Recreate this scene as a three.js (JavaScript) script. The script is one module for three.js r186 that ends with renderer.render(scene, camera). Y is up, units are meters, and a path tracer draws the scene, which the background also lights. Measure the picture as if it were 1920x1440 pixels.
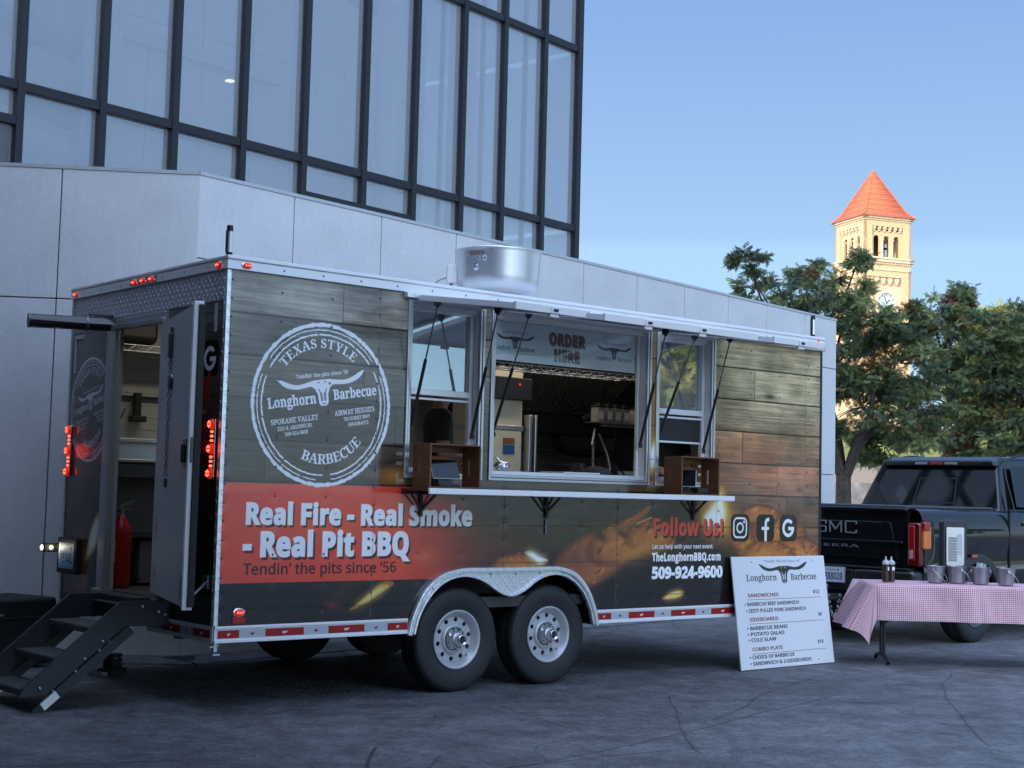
import * as THREE from 'three';
import { mergeGeometries } from 'three/addons/utils/BufferGeometryUtils.js';
import { RoundedBoxGeometry } from 'three/addons/geometries/RoundedBoxGeometry.js';
import { RectAreaLightUniformsLib } from 'three/addons/lights/RectAreaLightUniformsLib.js';
import { MarchingCubes } from 'three/addons/objects/MarchingCubes.js';

// ------------------------------------------------------------------ camera, sky, sun, exposure
const scene = new THREE.Scene();
const camera = new THREE.PerspectiveCamera(29.47, 4 / 3, 0.1, 2000);
camera.rotation.order = 'YXZ';
camera.position.set(-4.8, 1.5016, 8.7);
camera.rotation.set(0.0744, -0.6993, 0.0256);
scene.add(camera);
const renderer = new THREE.WebGLRenderer({ antialias: true });
renderer.toneMapping = THREE.LinearToneMapping;
renderer.toneMappingExposure = 2.0;
renderer.shadowMap.enabled = true;
const lerp = (a, b, t) => a + (b - a) * t, clamp = (x, a = 0, b = 1) => Math.min(b, Math.max(a, x)), smooth = (a, b, x) => { const t = clamp((x - a) / (b - a)); return t * t * (3 - 2 * t); };
const SUN = new THREE.Vector3(-0.96, 0.43, 0.28).normalize();
{ // clear evening sky: paler towards the horizon and low sun; sun glow strengthened to light the shaded yard
  const w = 1024, h = 512, data = new Float32Array(w * h * 4);
  for (let j = 0; j < h; j++) for (let i = 0; i < w; i++) {
    const v = (j + 0.5) / h, u = (i + 0.5) / w, el = (v - 0.5) * Math.PI, az = (u - 0.5) * 2 * Math.PI;
    const d = [Math.cos(el) * Math.cos(az), Math.sin(el), Math.cos(el) * Math.sin(az)];
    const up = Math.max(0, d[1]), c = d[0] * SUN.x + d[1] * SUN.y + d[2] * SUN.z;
    const t = Math.min(0.76, 1 - Math.exp(-up * 3.6));
    let r = 0.345 + (0.034 - 0.345) * t, g = 0.51 + (0.098 - 0.51) * t, b = 0.605 + (0.32 - 0.605) * t;
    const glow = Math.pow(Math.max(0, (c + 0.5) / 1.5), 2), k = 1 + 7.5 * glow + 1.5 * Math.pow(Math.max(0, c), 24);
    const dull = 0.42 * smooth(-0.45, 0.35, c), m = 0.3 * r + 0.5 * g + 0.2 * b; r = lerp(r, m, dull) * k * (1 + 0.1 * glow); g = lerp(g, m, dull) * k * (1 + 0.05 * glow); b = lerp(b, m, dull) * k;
    const o = (j * w + i) * 4; data[o] = r; data[o + 1] = g; data[o + 2] = b; data[o + 3] = 1;
  }
  const t = new THREE.DataTexture(data, w, h, THREE.RGBAFormat, THREE.FloatType);
  t.mapping = THREE.EquirectangularReflectionMapping; t.magFilter = THREE.LinearFilter; t.minFilter = THREE.LinearFilter; t.needsUpdate = true;
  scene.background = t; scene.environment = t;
}
const sun = new THREE.DirectionalLight(new THREE.Color(1, 0.79, 0.55), 2.3);
sun.position.copy(SUN).multiplyScalar(120); sun.castShadow = true; sun.shadow.radius = 1.5;
Object.assign(sun.shadow.camera, { left: -90, right: 90, top: 90, bottom: -90, near: 1, far: 400 });
scene.add(sun, sun.target);

// ------------------------------------------------------------------ helpers
const PI = Math.PI, V = (x, y, z) => new THREE.Vector3(x, y, z);
const rng = (s) => () => { s |= 0; s = (s + 0x6d2b79f5) | 0; let t = Math.imul(s ^ (s >>> 15), 1 | s); t = (t + Math.imul(t ^ (t >>> 7), 61 | t)) ^ t; return ((t ^ (t >>> 14)) >>> 0) / 4294967296; };
const used = new Map();
function numbered(name) { const n = used.get(name) ?? 0; used.set(name, n + 1); return n ? name + '_' + String(n).padStart(3, '0') : name; }
function tag(o, label, category, group, kind) { if (label) o.userData.label = label; if (category) o.userData.category = category; if (group) o.userData.group = group; if (kind) o.userData.kind = kind; return o; }
function thing(name, label, category, pos = [0, 0, 0], turn = 0, group) {
  const o = new THREE.Group(); o.name = numbered(name); o.position.set(...pos); o.rotation.y = turn; scene.add(o); return tag(o, label, category, group);
}
function flat(g) { g = g.index ? g.toNonIndexed() : g; for (const k of Object.keys(g.attributes)) if (!['position', 'normal', 'uv', 'color'].includes(k)) g.deleteAttribute(k); if (!g.attributes.uv) g.setAttribute('uv', new THREE.BufferAttribute(new Float32Array(g.attributes.position.count * 2), 2)); if (!g.attributes.normal) g.computeVertexNormals(); return g; }
function merge(list) { return list.length === 1 ? list[0] : mergeGeometries(list.map(flat), false); }
function part(name, geo, mat, parent, label, kind) {
  const m = new THREE.Mesh(Array.isArray(geo) ? merge(geo) : geo, mat); m.name = parent === scene ? numbered(name) : name; m.castShadow = m.receiveShadow = true; parent.add(m);
  if (label) m.userData.label = label; if (kind) m.userData.kind = kind; return m;
}
const box = (w, h, d, x = 0, y = 0, z = 0) => new THREE.BoxGeometry(w, h, d).translate(x, y, z);
const bx = (x0, x1, y0, y1, z0, z1) => box(x1 - x0, y1 - y0, z1 - z0, (x0 + x1) / 2, (y0 + y1) / 2, (z0 + z1) / 2);
const rbx = (x0, x1, y0, y1, z0, z1, r = 0.006, n = 2) => new RoundedBoxGeometry(x1 - x0, y1 - y0, z1 - z0, n, Math.min(r, 0.49 * Math.min(x1 - x0, y1 - y0, z1 - z0))).translate((x0 + x1) / 2, (y0 + y1) / 2, (z0 + z1) / 2);
function rod(a, b, r0, r1 = r0, n = 10) { const d = V().subVectors(b, a), g = new THREE.CylinderGeometry(r1, r0, d.length(), n); g.applyQuaternion(new THREE.Quaternion().setFromUnitVectors(V(0, 1, 0), d.clone().normalize())); return g.translate((a.x + b.x) / 2, (a.y + b.y) / 2, (a.z + b.z) / 2); }
function bar(a, b, w, h, up = V(0, 1, 0)) { const d = V().subVectors(b, a), L = d.length(); d.normalize(); const s = V().crossVectors(up, d).normalize(), u = V().crossVectors(d, s); const g = new THREE.BoxGeometry(w, h, L); g.applyMatrix4(new THREE.Matrix4().makeBasis(s, u, d)); return g.translate((a.x + b.x) / 2, (a.y + b.y) / 2, (a.z + b.z) / 2); }
const tube = (pts, r, n = 24, k = 8, closed = false) => new THREE.TubeGeometry(new THREE.CatmullRomCurve3(pts, closed), n, r, k, closed);
const lathe = (pts, n = 40) => new THREE.LatheGeometry(pts.map((p) => new THREE.Vector2(p[0], p[1])), n);
function poly(pts, holes = []) { const s = new THREE.Shape(pts.map((p) => new THREE.Vector2(p[0], p[1]))); for (const h of holes) s.holes.push(new THREE.Path(h.map((p) => new THREE.Vector2(p[0], p[1])))); return s; }
const ext = (shape, depth, bevel = 0, seg = 12) => new THREE.ExtrudeGeometry(shape, bevel ? { depth: depth - 2 * bevel, bevelEnabled: true, bevelThickness: bevel, bevelSize: bevel, bevelOffset: -bevel, bevelSegments: 2, curveSegments: seg } : { depth, bevelEnabled: false, curveSegments: seg });
function metreUV(g, s = 1) { // uv in metres by the way each face points
  g = flat(g); const p = g.attributes.position, n = g.attributes.normal, uv = new Float32Array(p.count * 2);
  for (let i = 0; i < p.count; i++) { const ax = Math.abs(n.getX(i)), ay = Math.abs(n.getY(i)), az = Math.abs(n.getZ(i)); let a, b; if (ay >= ax && ay >= az) { a = p.getX(i); b = p.getZ(i); } else if (ax > az) { a = p.getZ(i); b = p.getY(i); } else { a = p.getX(i); b = p.getY(i); } uv[2 * i] = a * s; uv[2 * i + 1] = b * s; }
  g.setAttribute('uv', new THREE.BufferAttribute(uv, 2)); return g;
}
function quads(list) { // list of 4-corner quads [[x,y,z,u,v] x4], counter-clockwise
  const P = [], U = []; for (const q of list) for (const k of [0, 1, 2, 0, 2, 3]) { P.push(q[k][0], q[k][1], q[k][2]); U.push(q[k][3] ?? 0, q[k][4] ?? 0); }
  const g = new THREE.BufferGeometry(); g.setAttribute('position', new THREE.Float32BufferAttribute(P, 3)); g.setAttribute('uv', new THREE.Float32BufferAttribute(U, 2)); g.computeVertexNormals(); return g;
}
// value noise
const NT = (() => { const r = rng(77), a = new Float32Array(65536); for (let i = 0; i < 65536; i++) a[i] = r(); return a; })();
const hash2 = (x, y) => NT[((x & 255) + ((y & 255) << 8)) & 65535];
function vnoise(x, y, px = 256, py = 256) { const xi = Math.floor(x), yi = Math.floor(y), fx = x - xi, fy = y - yi, u = fx * fx * (3 - 2 * fx), v = fy * fy * (3 - 2 * fy); const m = (a, p) => ((a % p) + p) % p; const x0 = m(xi, px), x1 = m(xi + 1, px), y0 = m(yi, py), y1 = m(yi + 1, py); return lerp(lerp(hash2(x0, y0), hash2(x1, y0), u), lerp(hash2(x0, y1), hash2(x1, y1), u), v); }
function fbm(x, y, o = 4, px = 256, py = 256) { let s = 0, a = 0.5, t = 0; for (let i = 0; i < o; i++) { s += a * vnoise(x, y, px, py); t += a; a *= 0.5; x *= 2; y *= 2; px = Math.min(256, px * 2); py = Math.min(256, py * 2); } return s / t; }
function dataTex(w, h, fn, srgb = true) {
  const d = new Uint8Array(w * h * 4); for (let j = 0; j < h; j++) for (let i = 0; i < w; i++) { const c = fn(i / w, j / h), o = (j * w + i) * 4; if (typeof c === 'number') d[o] = d[o + 1] = d[o + 2] = clamp(c, 0, 255); else { d[o] = clamp(c[0], 0, 255); d[o + 1] = clamp(c[1], 0, 255); d[o + 2] = clamp(c[2], 0, 255); } d[o + 3] = 255; }
  const t = new THREE.DataTexture(d, w, h); t.wrapS = t.wrapT = THREE.RepeatWrapping; t.magFilter = THREE.LinearFilter; t.minFilter = THREE.LinearMipmapLinearFilter; if (srgb) t.colorSpace = THREE.SRGBColorSpace; t.needsUpdate = true; return t;
}
function canvasTex(w, h, draw, srgb = true) { const c = document.createElement('canvas'); c.width = w; c.height = h; const x = c.getContext('2d'); draw(x, w, h); const t = new THREE.CanvasTexture(c); if (srgb) t.colorSpace = THREE.SRGBColorSpace; t.wrapS = t.wrapT = THREE.RepeatWrapping; return t; }
const rep = (t, x, y = x) => { const c = t.clone(); c.repeat.set(x, y); c.needsUpdate = true; return c; };
const mat = (o) => new THREE.MeshStandardMaterial(o), phys = (o) => new THREE.MeshPhysicalMaterial(o);
const lin = (r, g, b) => new THREE.Color().setRGB(r, g, b);

// lettering fitted to a box: left x, baseline y, width w, cap height h (pixels)
function txt(c, s, x, y, w, h, font, fill, o = {}) {
  c.save(); c.font = font.replace('$', '100px'); const m = c.measureText(s), cap = c.measureText('H').actualBoundingBoxAscent || 72;
  c.translate(x, y); if (o.rot) c.rotate(o.rot); c.scale((w || m.width * h / cap) / m.width, h / cap);
  if (o.shadow) { c.fillStyle = o.shadow; c.strokeStyle = o.shadow; c.lineWidth = o.fat || 0; c.fillText(s, 7, 8); if (o.fat) c.strokeText(s, 7, 8); }
  if (o.edge) { c.strokeStyle = o.edge; c.lineWidth = (o.fat || 0) + 9; c.lineJoin = 'round'; c.strokeText(s, 0, 0); }
  c.fillStyle = fill; if (o.fat) { c.strokeStyle = fill; c.lineWidth = o.fat; c.lineJoin = o.join || 'miter'; c.strokeText(s, 0, 0); } c.fillText(s, 0, 0); c.restore();
}
function arcTxt(c, s, cx, cy, r, a0, a1, h, font, fill, inside = false) { // a0,a1: angles from straight up (or from straight down when inside), radians
  c.save(); c.font = font.replace('$', '100px'); const cap = c.measureText('H').actualBoundingBoxAscent || 72, ws = [...s].map((q) => c.measureText(q).width), tot = ws.reduce((a, b) => a + b, 0); let acc = 0;
  c.fillStyle = fill; for (let i = 0; i < s.length; i++) { const t = (acc + ws[i] / 2) / tot; acc += ws[i]; const a = lerp(a0, a1, t); c.save(); c.translate(cx, cy); c.rotate(inside ? -a : a); c.translate(0, inside ? r : -r); const arc = Math.abs(a1 - a0) * r; c.scale(arc / tot, h / cap); c.fillText(s[i], -ws[i] / 2, 0); c.restore(); }
  c.restore();
}
const SB = 'bold $ sans-serif', SR = '$ sans-serif', FB = 'bold $ serif', FR = '$ serif';
// steer skull with wide horns; s = half the horn span in pixels, (0,0) = top middle of the skull
function steer(c, x, y, s, col, line, rot = 0, tall = 1) {
  c.save(); c.translate(x, y); c.rotate(rot); c.scale(s, s * tall); c.fillStyle = col; c.beginPath();
  c.moveTo(-1, -0.13); c.bezierCurveTo(-0.86, -0.12, -0.76, 0.03, -0.55, 0.05); c.bezierCurveTo(-0.4, 0.06, -0.3, 0, -0.16, -0.02); c.lineTo(0.16, -0.02); c.bezierCurveTo(0.3, 0, 0.42, 0.05, 0.56, 0.03); c.bezierCurveTo(0.76, 0, 0.86, -0.14, 1, -0.16);
  c.bezierCurveTo(1.0, -0.1, 0.88, 0.08, 0.66, 0.13); c.bezierCurveTo(0.5, 0.17, 0.34, 0.12, 0.24, 0.13); c.lineTo(0.17, 0.2); c.lineTo(0.12, 0.34); c.lineTo(0.11, 0.52); c.bezierCurveTo(0.1, 0.62, 0.06, 0.63, 0, 0.63); c.bezierCurveTo(-0.06, 0.63, -0.1, 0.62, -0.11, 0.52); c.lineTo(-0.12, 0.34); c.lineTo(-0.17, 0.2); c.lineTo(-0.24, 0.13);
  c.bezierCurveTo(-0.34, 0.12, -0.5, 0.19, -0.66, 0.15); c.bezierCurveTo(-0.88, 0.1, -0.94, -0.06, -1, -0.13); c.fill();
  c.strokeStyle = line; c.lineWidth = 0.02; for (const k of [-1, 1]) { c.beginPath(); c.moveTo(0.09 * k, 0.2); c.lineTo(0.055 * k, 0.3); c.lineTo(0.05 * k, 0.52); c.stroke(); c.beginPath(); c.moveTo(0.05 * k, 0.03); c.lineTo(0.1 * k, 0.06); c.stroke(); }
  c.beginPath(); c.moveTo(-0.03, 0.3); c.lineTo(-0.02, 0.5); c.moveTo(0.03, 0.3); c.lineTo(0.02, 0.5); c.moveTo(-0.05, 0.57); c.lineTo(0.05, 0.57); c.stroke(); c.restore();
}

// ------------------------------------------------------------------ materials
const fineNoise = dataTex(512, 512, (u, v) => 255 * (0.55 * fbm(u * 64, v * 64, 3, 64, 64) + 0.45 * fbm(u * 8, v * 8, 4, 8, 8)), false);
const diamond = canvasTex(256, 256, (c, w) => { c.fillStyle = '#000'; c.fillRect(0, 0, w, w); c.strokeStyle = '#fff'; c.lineCap = 'round'; c.lineWidth = 11; for (let i = -1; i < 5; i++) for (let j = -1; j < 5; j++) { const x = (i + 0.5) * 64, y = (j + 0.5) * 64, k = (i + j) & 1 ? 1 : -1; c.beginPath(); c.moveTo(x - 19, y - 19 * k); c.lineTo(x + 19, y + 19 * k); c.stroke(); } }, false);
const M = {
  alu: mat({ color: lin(0.82, 0.83, 0.84), metalness: 0.55, roughness: 0.38 }),
  white: mat({ color: lin(0.8, 0.8, 0.79), roughness: 0.4 }),
  whiteTrim: phys({ color: lin(0.9, 0.9, 0.91), roughness: 0.28, clearcoat: 0.3, metalness: 0.15 }),
  frame: mat({ color: lin(0.62, 0.63, 0.65), metalness: 0.75, roughness: 0.3 }),
  diamond: mat({ color: lin(0.86, 0.87, 0.88), metalness: 0.75, roughness: 0.28, bumpMap: rep(diamond, 6), bumpScale: 0.006 }),
  steel: mat({ color: lin(0.55, 0.55, 0.56), metalness: 0.9, roughness: 0.35 }),
  steelDark: mat({ color: lin(0.16, 0.16, 0.17), metalness: 0.8, roughness: 0.42 }),
  black: mat({ color: lin(0.014, 0.014, 0.015), roughness: 0.5 }),
  blackGloss: phys({ color: lin(0.006, 0.006, 0.007), roughness: 0.12, clearcoat: 0.6, clearcoatRoughness: 0.05 }),
  stepGrey: mat({ color: lin(0.045, 0.047, 0.052), roughness: 0.55, metalness: 0.3 }),
  rubber: mat({ color: lin(0.02, 0.02, 0.021), roughness: 0.7, bumpMap: rep(fineNoise, 6), bumpScale: 0.0006 }),
  rim: mat({ color: lin(0.5, 0.51, 0.53), metalness: 0.3, roughness: 0.36 }),
  badge: mat({ color: lin(0.3, 0.31, 0.33), metalness: 0.35, roughness: 0.3 }),
  chrome: mat({ color: lin(0.8, 0.8, 0.8), metalness: 1, roughness: 0.12 }),
  red: mat({ color: lin(0.42, 0.012, 0.012), roughness: 0.35 }),
  gunmetal: mat({ color: lin(0.03, 0.033, 0.04), metalness: 0.4, roughness: 0.42 }),
  darkGlass: phys({ color: lin(0.006, 0.007, 0.008), roughness: 0.03, specularIntensity: 0.8 }),
  interior: mat({ color: lin(0.42, 0.42, 0.4), roughness: 0.5 }),
  floorMat: mat({ color: lin(0.05, 0.05, 0.05), roughness: 0.6 }),
};
// ------------------------------------------------------------------ ground
const asphaltMap = (() => {
  const r = rng(5), cracks = canvasTex(2048, 2048, (c, w) => {
    c.fillStyle = '#fff'; c.fillRect(0, 0, w, w);
    const line = (x, y, a, L, lw, col, wob) => { for (const ox of [-w, 0, w]) for (const oy of [-w, 0, w]) { const q = rng(Math.floor(x * 13 + y * 7)); let px = x + ox, py = y + oy, t = a; c.strokeStyle = col; c.lineWidth = lw; c.beginPath(); c.moveTo(px, py); for (let i = 0; i < L / 12; i++) { t += (q() - 0.5) * wob; px += Math.cos(t) * 12; py += Math.sin(t) * 12; c.lineTo(px, py); } c.stroke(); } };
    for (let i = 0; i < 26; i++) line(r() * w, r() * w, r() * 7, 300 + r() * 1100, 2.6 + r() * 2.2, 'rgba(0,0,0,' + (0.4 + r() * 0.35) + ')', 0.12);
    for (let i = 0; i < 170; i++) line(r() * w, r() * w, r() * 7, 30 + r() * 160, 1.8, 'rgba(0,0,0,' + (0.15 + r() * 0.3) + ')', 0.5);
    for (let i = 0; i < 14; i++) { const x = r() * w, y = r() * w, R = 180 + r() * 400; c.strokeStyle = 'rgba(0,0,0,0.16)'; c.lineWidth = 14; c.beginPath(); c.arc(x, y, R, r() * 6, r() * 6); c.stroke(); }
  });
  const img = cracks.image.getContext('2d').getImageData(0, 0, 2048, 2048).data;
  return dataTex(2048, 2048, (u, v) => {
    const k = img[((Math.floor(v * 2048) * 2048 + Math.floor(u * 2048)) * 4)] / 255;
    const big = fbm(u * 7, v * 7, 5, 7, 7), mid = fbm(u * 60, v * 60, 3, 60, 60), sp = hash2(Math.floor(u * 2048), Math.floor(v * 2048) * 3), s2 = vnoise(u * 256, v * 256);
    let g = 98 + 34 * (big - 0.5) + 46 * (mid - 0.5) + 22 * (s2 - 0.5) + (sp > 0.985 ? 40 : 0) * s2 + 10 * (sp - 0.5);
    g *= 0.35 + 0.65 * k; return [g * 1.0, g * 1.0, g * 1.02];
  });
})();
const asphaltBump = dataTex(1024, 1024, (u, v) => { const a = fbm(u * 22, v * 22, 4, 22, 22), b = fbm(u * 90, v * 90, 3, 90, 90), st = Math.abs(fbm(u * 12 + 3, v * 36, 3, 12, 36) - 0.5) * 2; return 255 * clamp(0.25 * a + 0.4 * b + 0.35 * Math.pow(st, 0.5)); }, false);
const groundMat = mat({ map: rep(asphaltMap, 1 / 11), bumpMap: rep(asphaltBump, 1 / 1.9), bumpScale: 0.03, roughness: 0.66 });
{
  const g = new THREE.PlaneGeometry(900, 900, 60, 60).rotateX(-PI / 2); g.translate(120, 0, -60);
  part('ground', metreUV(g), groundMat, scene, 'dark textured paved yard with fine cracks under the trailer and table', 'structure');
}
// podium line: corner (1.332,-2.997); right face runs along D, left face along E
const PC = V(1.332, 0, -2.997), D = V(0.984, 0, -0.18).normalize(), N = V(0.18, 0, 0.984).normalize(), EL = V(-0.825, 0, -0.565).normalize(), NL = V(-0.565, 0, 0.825).normalize();
const onR = (s, y, n = 0) => V(PC.x + D.x * s + N.x * n, y, PC.z + D.z * s + N.z * n), onL = (s, y, n = 0) => V(PC.x + EL.x * s + NL.x * n, y, PC.z + EL.z * s + NL.z * n);
const stucco = mat({ map: rep(dataTex(512, 512, (u, v) => { const b = fbm(u * 5, v * 5, 4, 5, 5), f = fbm(u * 120, v * 120, 2, 120, 120), st = fbm(u * 90, v * 3, 3, 90, 3); const g = 206 + 15 * (b - 0.5) + 12 * (f - 0.5) + 5 * (st - 0.5); return [g, g, g * 1.0]; }), 0.5), bumpMap: rep(fineNoise, 2), bumpScale: 0.0012, roughness: 0.55 });
const jointMat = mat({ color: lin(0.16, 0.16, 0.17), roughness: 0.8 }), coping = mat({ color: lin(0.5, 0.51, 0.53), roughness: 0.4, metalness: 0.3 });
const mullion = mat({ color: lin(0.028, 0.03, 0.036), roughness: 0.42, metalness: 0.4 });
const glassMat = phys({ color: lin(0.80, 0.83, 0.86), metalness: 0.32, roughness: 0.02, transmission: 1, thickness: 0, ior: 1.5 });
const slabMat = mat({ map: rep(asphaltMap, 1 / 7), color: lin(1.1, 1.1, 1.1), bumpMap: rep(asphaltBump, 1), bumpScale: 0.006, roughness: 0.7 });
function orient(g, dir, nor, p) { return g.applyMatrix4(new THREE.Matrix4().makeBasis(dir, V(0, 1, 0), nor)).translate(p.x, p.y, p.z); } // local x along dir, z along the outward normal
{ // apron of stone slabs along the podium foot
  const ap = thing('pavement', 'dark stone slab strip along the foot of the white podium', 'pavement'); delete ap.userData.category; ap.userData.kind = 'structure';
  for (let i = 0; i < 12; i++) part('slab', orient(metreUV(rbx(i * 1.1 - 0.25, i * 1.1 + 0.84, -0.05, 0.012, 0, 0.55, 0.004, 1)), D, N, onR(0, 0)), slabMat, ap);
  for (let i = 0; i < 8; i++) part('slab', orient(metreUV(rbx(-(i + 1) * 1.1 + 0.17, -i * 1.1 + 0.16, -0.05, 0.012, 0, 0.6, 0.004, 1)), EL.clone().negate(), NL, onL(0, 0)), slabMat, ap);
}
{
  const hall = thing('convention_hall', 'modern hall with dark framed glass curtain wall above a pale panelled podium', 'building');
  const H = 4.295, jr = [-0.0, 1.13, 2.31, 3.45, 4.6, 5.75, 6.87, 7.97, 9.07, 10.12, 11.24, 12.26], jy = [0, 1.16, 2.34, 3.52, H];
  const rowsR = [0, 1.9, 3.52, H], rowsL = [0, 3.107, H], gap = 0.011, th = 0.05;
  // backing walls
  const backs = [orient(bx(-0.0, 12.26, 0, H - 0.02, -0.3, -th + 0.012), D, N, onR(0, 0)), orient(bx(-9.6, -0.0, 0, H - 0.02, -0.3, -th + 0.012), EL.clone().negate(), NL, onL(0, 0)), orient(bx(12.0, 12.235, 0, H - 0.02, -6, -0.31), D, N, onR(0, 0))];
  part('podium_wall', backs, jointMat, hall);
  for (let i = 0; i < jr.length - 1; i++) for (let k = 0; k < 3; k++) {
    const x0 = jr[i] + (i ? gap / 2 : 0.0), x1 = jr[i + 1] - gap / 2, g = rbx(x0, x1, rowsR[k] + gap / 2, rowsR[k + 1] - (k < 2 ? gap / 2 : 0.03), -th, 0, 0.004, 1);
    part('podium_panel', orient(metreUV(g), D, N, onR(0, 0)), stucco, hall);
  }
  for (let k = 0; k < 3; k++) part('podium_panel', orient(metreUV(rbx(12.215, 12.26, rowsR[k] + gap / 2, rowsR[k + 1] - gap / 2, -6, -th - 0.01, 0.004, 1)), D, N, onR(0, 0)), stucco, hall);
  for (let i = 0; i < 8; i++) for (let k = 0; k < 2; k++) {
    const x0 = -(i + 1) * 1.204 + gap / 2, x1 = -i * 1.204 - (i ? gap / 2 : 0.0), g = rbx(x0, x1, rowsL[k] + gap / 2, rowsL[k + 1] - (k < 1 ? gap / 2 : 0.03), -th, 0, 0.004, 1);
    part('podium_panel', orient(metreUV(g), EL.clone().negate(), NL, onL(0, 0)), stucco, hall);
  }
  part('coping', [orient(bx(-0.005, 12.27, H - 0.028, H + 0.004, -0.34, 0.008), D, N, onR(0, 0)), orient(bx(-9.64, -0.012, H - 0.028, H + 0.003, -0.34, 0.008), EL.clone().negate(), NL, onL(0, 0))], coping, hall);
  part('podium_roof', [orient(bx(0.1, 12.0, H - 0.2, H - 0.12, -6, -0.31), D, N, onR(0, 0)), orient(bx(-9.5, -0.2, H - 0.25, H - 0.13, -6, -0.31), EL.clone().negate(), NL, onL(0, 0))], jointMat, hall);
  // curtain wall, set back 0.6 m behind the podium face
  const sm = [-6.0, -5.15, -4.3, -3.45, -2.6, -1.78, -0.93, -0.05, 0.80, 1.68, 2.54, 3.46, 4.29, 5.14, 5.92, 6.75, 7.50], rows = [4.12, 5.1, 7.58, 10.0, 12.4], sb = -1.5, mw = 0.075;
  for (let i = 0; i < sm.length; i++) part('mullion', orient(bx(sm[i] - mw / 2, sm[i] + mw / 2, 4.08, 12.45, -0.09, 0.055), D, N, onR(0, 0, sb)), mullion, hall);
  for (let i = 0; i < sm.length - 1; i++) for (let k = 0; k < rows.length; k++) {
    const y = rows[k]; part('transom', orient(bx(sm[i] + mw / 2, sm[i + 1] - mw / 2, y - 0.042, y + 0.042, -0.08, 0.045), D, N, onR(0, 0, sb)), mullion, hall);
    if (k < rows.length - 1) part('glass_pane', orient(bx(sm[i] + mw / 2 - 0.004, sm[i + 1] - mw / 2 + 0.004, y + 0.038, rows[k + 1] - 0.038, -0.028, -0.016), D, N, onR(0, 0, sb)), glassMat, hall);
  }
  for (const i of [10, 11]) part('sill_transom', orient(bx(sm[i] + mw / 2 + 0.001, sm[i + 1] - mw / 2 - 0.001, 4.665, 4.745, -0.08, 0.05), D, N, onR(0, 0, sb)), mullion, hall);
  for (let i = 4; i < 6; i++) { part('sill_transom', orient(bx(sm[i] + mw / 2 + 0.001, sm[i + 1] - mw / 2 - 0.001, 4.73, 4.81, -0.08, 0.05), D, N, onR(0, 0, sb)), mullion, hall); part('vent_panel', orient(bx(sm[i] + mw / 2 + 0.03, sm[i + 1] - mw / 2 - 0.03, 4.17, 4.725, -0.05, 0.0), D, N, onR(0, 0, sb)), M.steelDark, hall); }
  // right end return of glass, roof, rear walls
  part('corner_post', orient(bx(7.545, 7.605, 4.08, 12.45, -0.14, 0.02), D, N, onR(0, 0, sb)), mullion, hall);
  for (let k = 0; k < rows.length - 1; k++) for (let j = 0; j < 6; j++) part('glass_pane', orient(bx(7.56, 7.572, rows[k] + 0.03, rows[k + 1] - 0.03, -0.95 - j * 0.8, -0.18 - j * 0.8), D, N, onR(0, 0, sb)), glassMat, hall);
  for (let j = 0; j < 6; j++) part('mullion', orient(bx(7.535, 7.595, 4.08, 12.45, -1.0 - j * 0.8, -0.95 - j * 0.8 ), D, N, onR(0, 0, sb)), mullion, hall);
  part('roof', orient(bx(-6.1, 7.65, 12.45, 12.9, -5.6, 0.06), D, N, onR(0, 0, sb)), mullion, hall);
  // the room behind the glass
  const wallMat = mat({ color: lin(0.72, 0.73, 0.72), roughness: 0.7 }), ductMat = mat({ color: lin(0.66, 0.67, 0.68), roughness: 0.45, metalness: 0.2 });
  part('floor_slab', orient(bx(-6.7, 6.7, 3.98, 4.1, -5.2, -0.1), D, N, onR(0.75, 0.25, sb)), wallMat, hall);
  part('ceiling', orient(bx(-6.7, 6.7, 11.8, 11.9, -5.2, -0.1), D, N, onR(0.75, 0.25, sb)), wallMat, hall);
  const inner = orient(bx(-6.7, 6.7, 4.1, 11.4, -5.3, -5.2), D, N, onR(0.75, 0.25, sb)); part('back_wall', inner, wallMat, hall);
  part('side_wall', orient(bx(-6.8, -6.7, 4.1, 11.4, -5.2, -0.1), D, N, onR(0.75, 0.25, sb)), wallMat, hall);
  for (let i = 0; i < 7; i++) for (let k = 0; k < 3; k++) part('wall_board', orient(bx(0.6 + i * 0.8, 1.385 + i * 0.8, 4.15 + k * 1.3, 5.43 + k * 1.3 - (i & 1) * 0.2 * (k === 2), -2.35, -2.32), D, N, onR(0.75, 0.25, sb)), wallMat, hall);
  part('balcony_front', [orient(bx(0.55, 3.4, 6.4, 6.55, -2.5, -2.2), D, N, onR(0.75, 0.25, sb)), orient(bx(3.6, 6.2, 8.0, 8.3, -3.2, -2.4), D, N, onR(0.75, 0.25, sb))], ductMat, hall);
  for (const [s, r] of [[2.95, 0.16], [4.4, 0.16], [5.85, 0.2]]) part('column', orient(new THREE.CylinderGeometry(r, r, 7.3, 20).translate(s, 7.75, -1.3), D, N, onR(0.75, 0.25, sb)), wallMat, hall);
  part('duct', orient(tube([V(-0.45, 4.6, -1.1), V(-0.2, 4.75, -0.9), V(-0.1, 5.3, -0.9), V(-0.1, 6.2, -0.9), V(-0.05, 6.6, -1.0), V(0.5, 6.68, -1.2)], 0.085, 40, 14), D, N, onR(0.75, 0.25, sb)), ductMat, hall);
  part('duct', orient(tube([V(-2.2, 4.55, -1.3), V(-1.2, 4.75, -1.2), V(-0.5, 4.62, -1.1)], 0.16, 24, 14), D, N, onR(0.75, 0.25, sb)), ductMat, hall);
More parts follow.
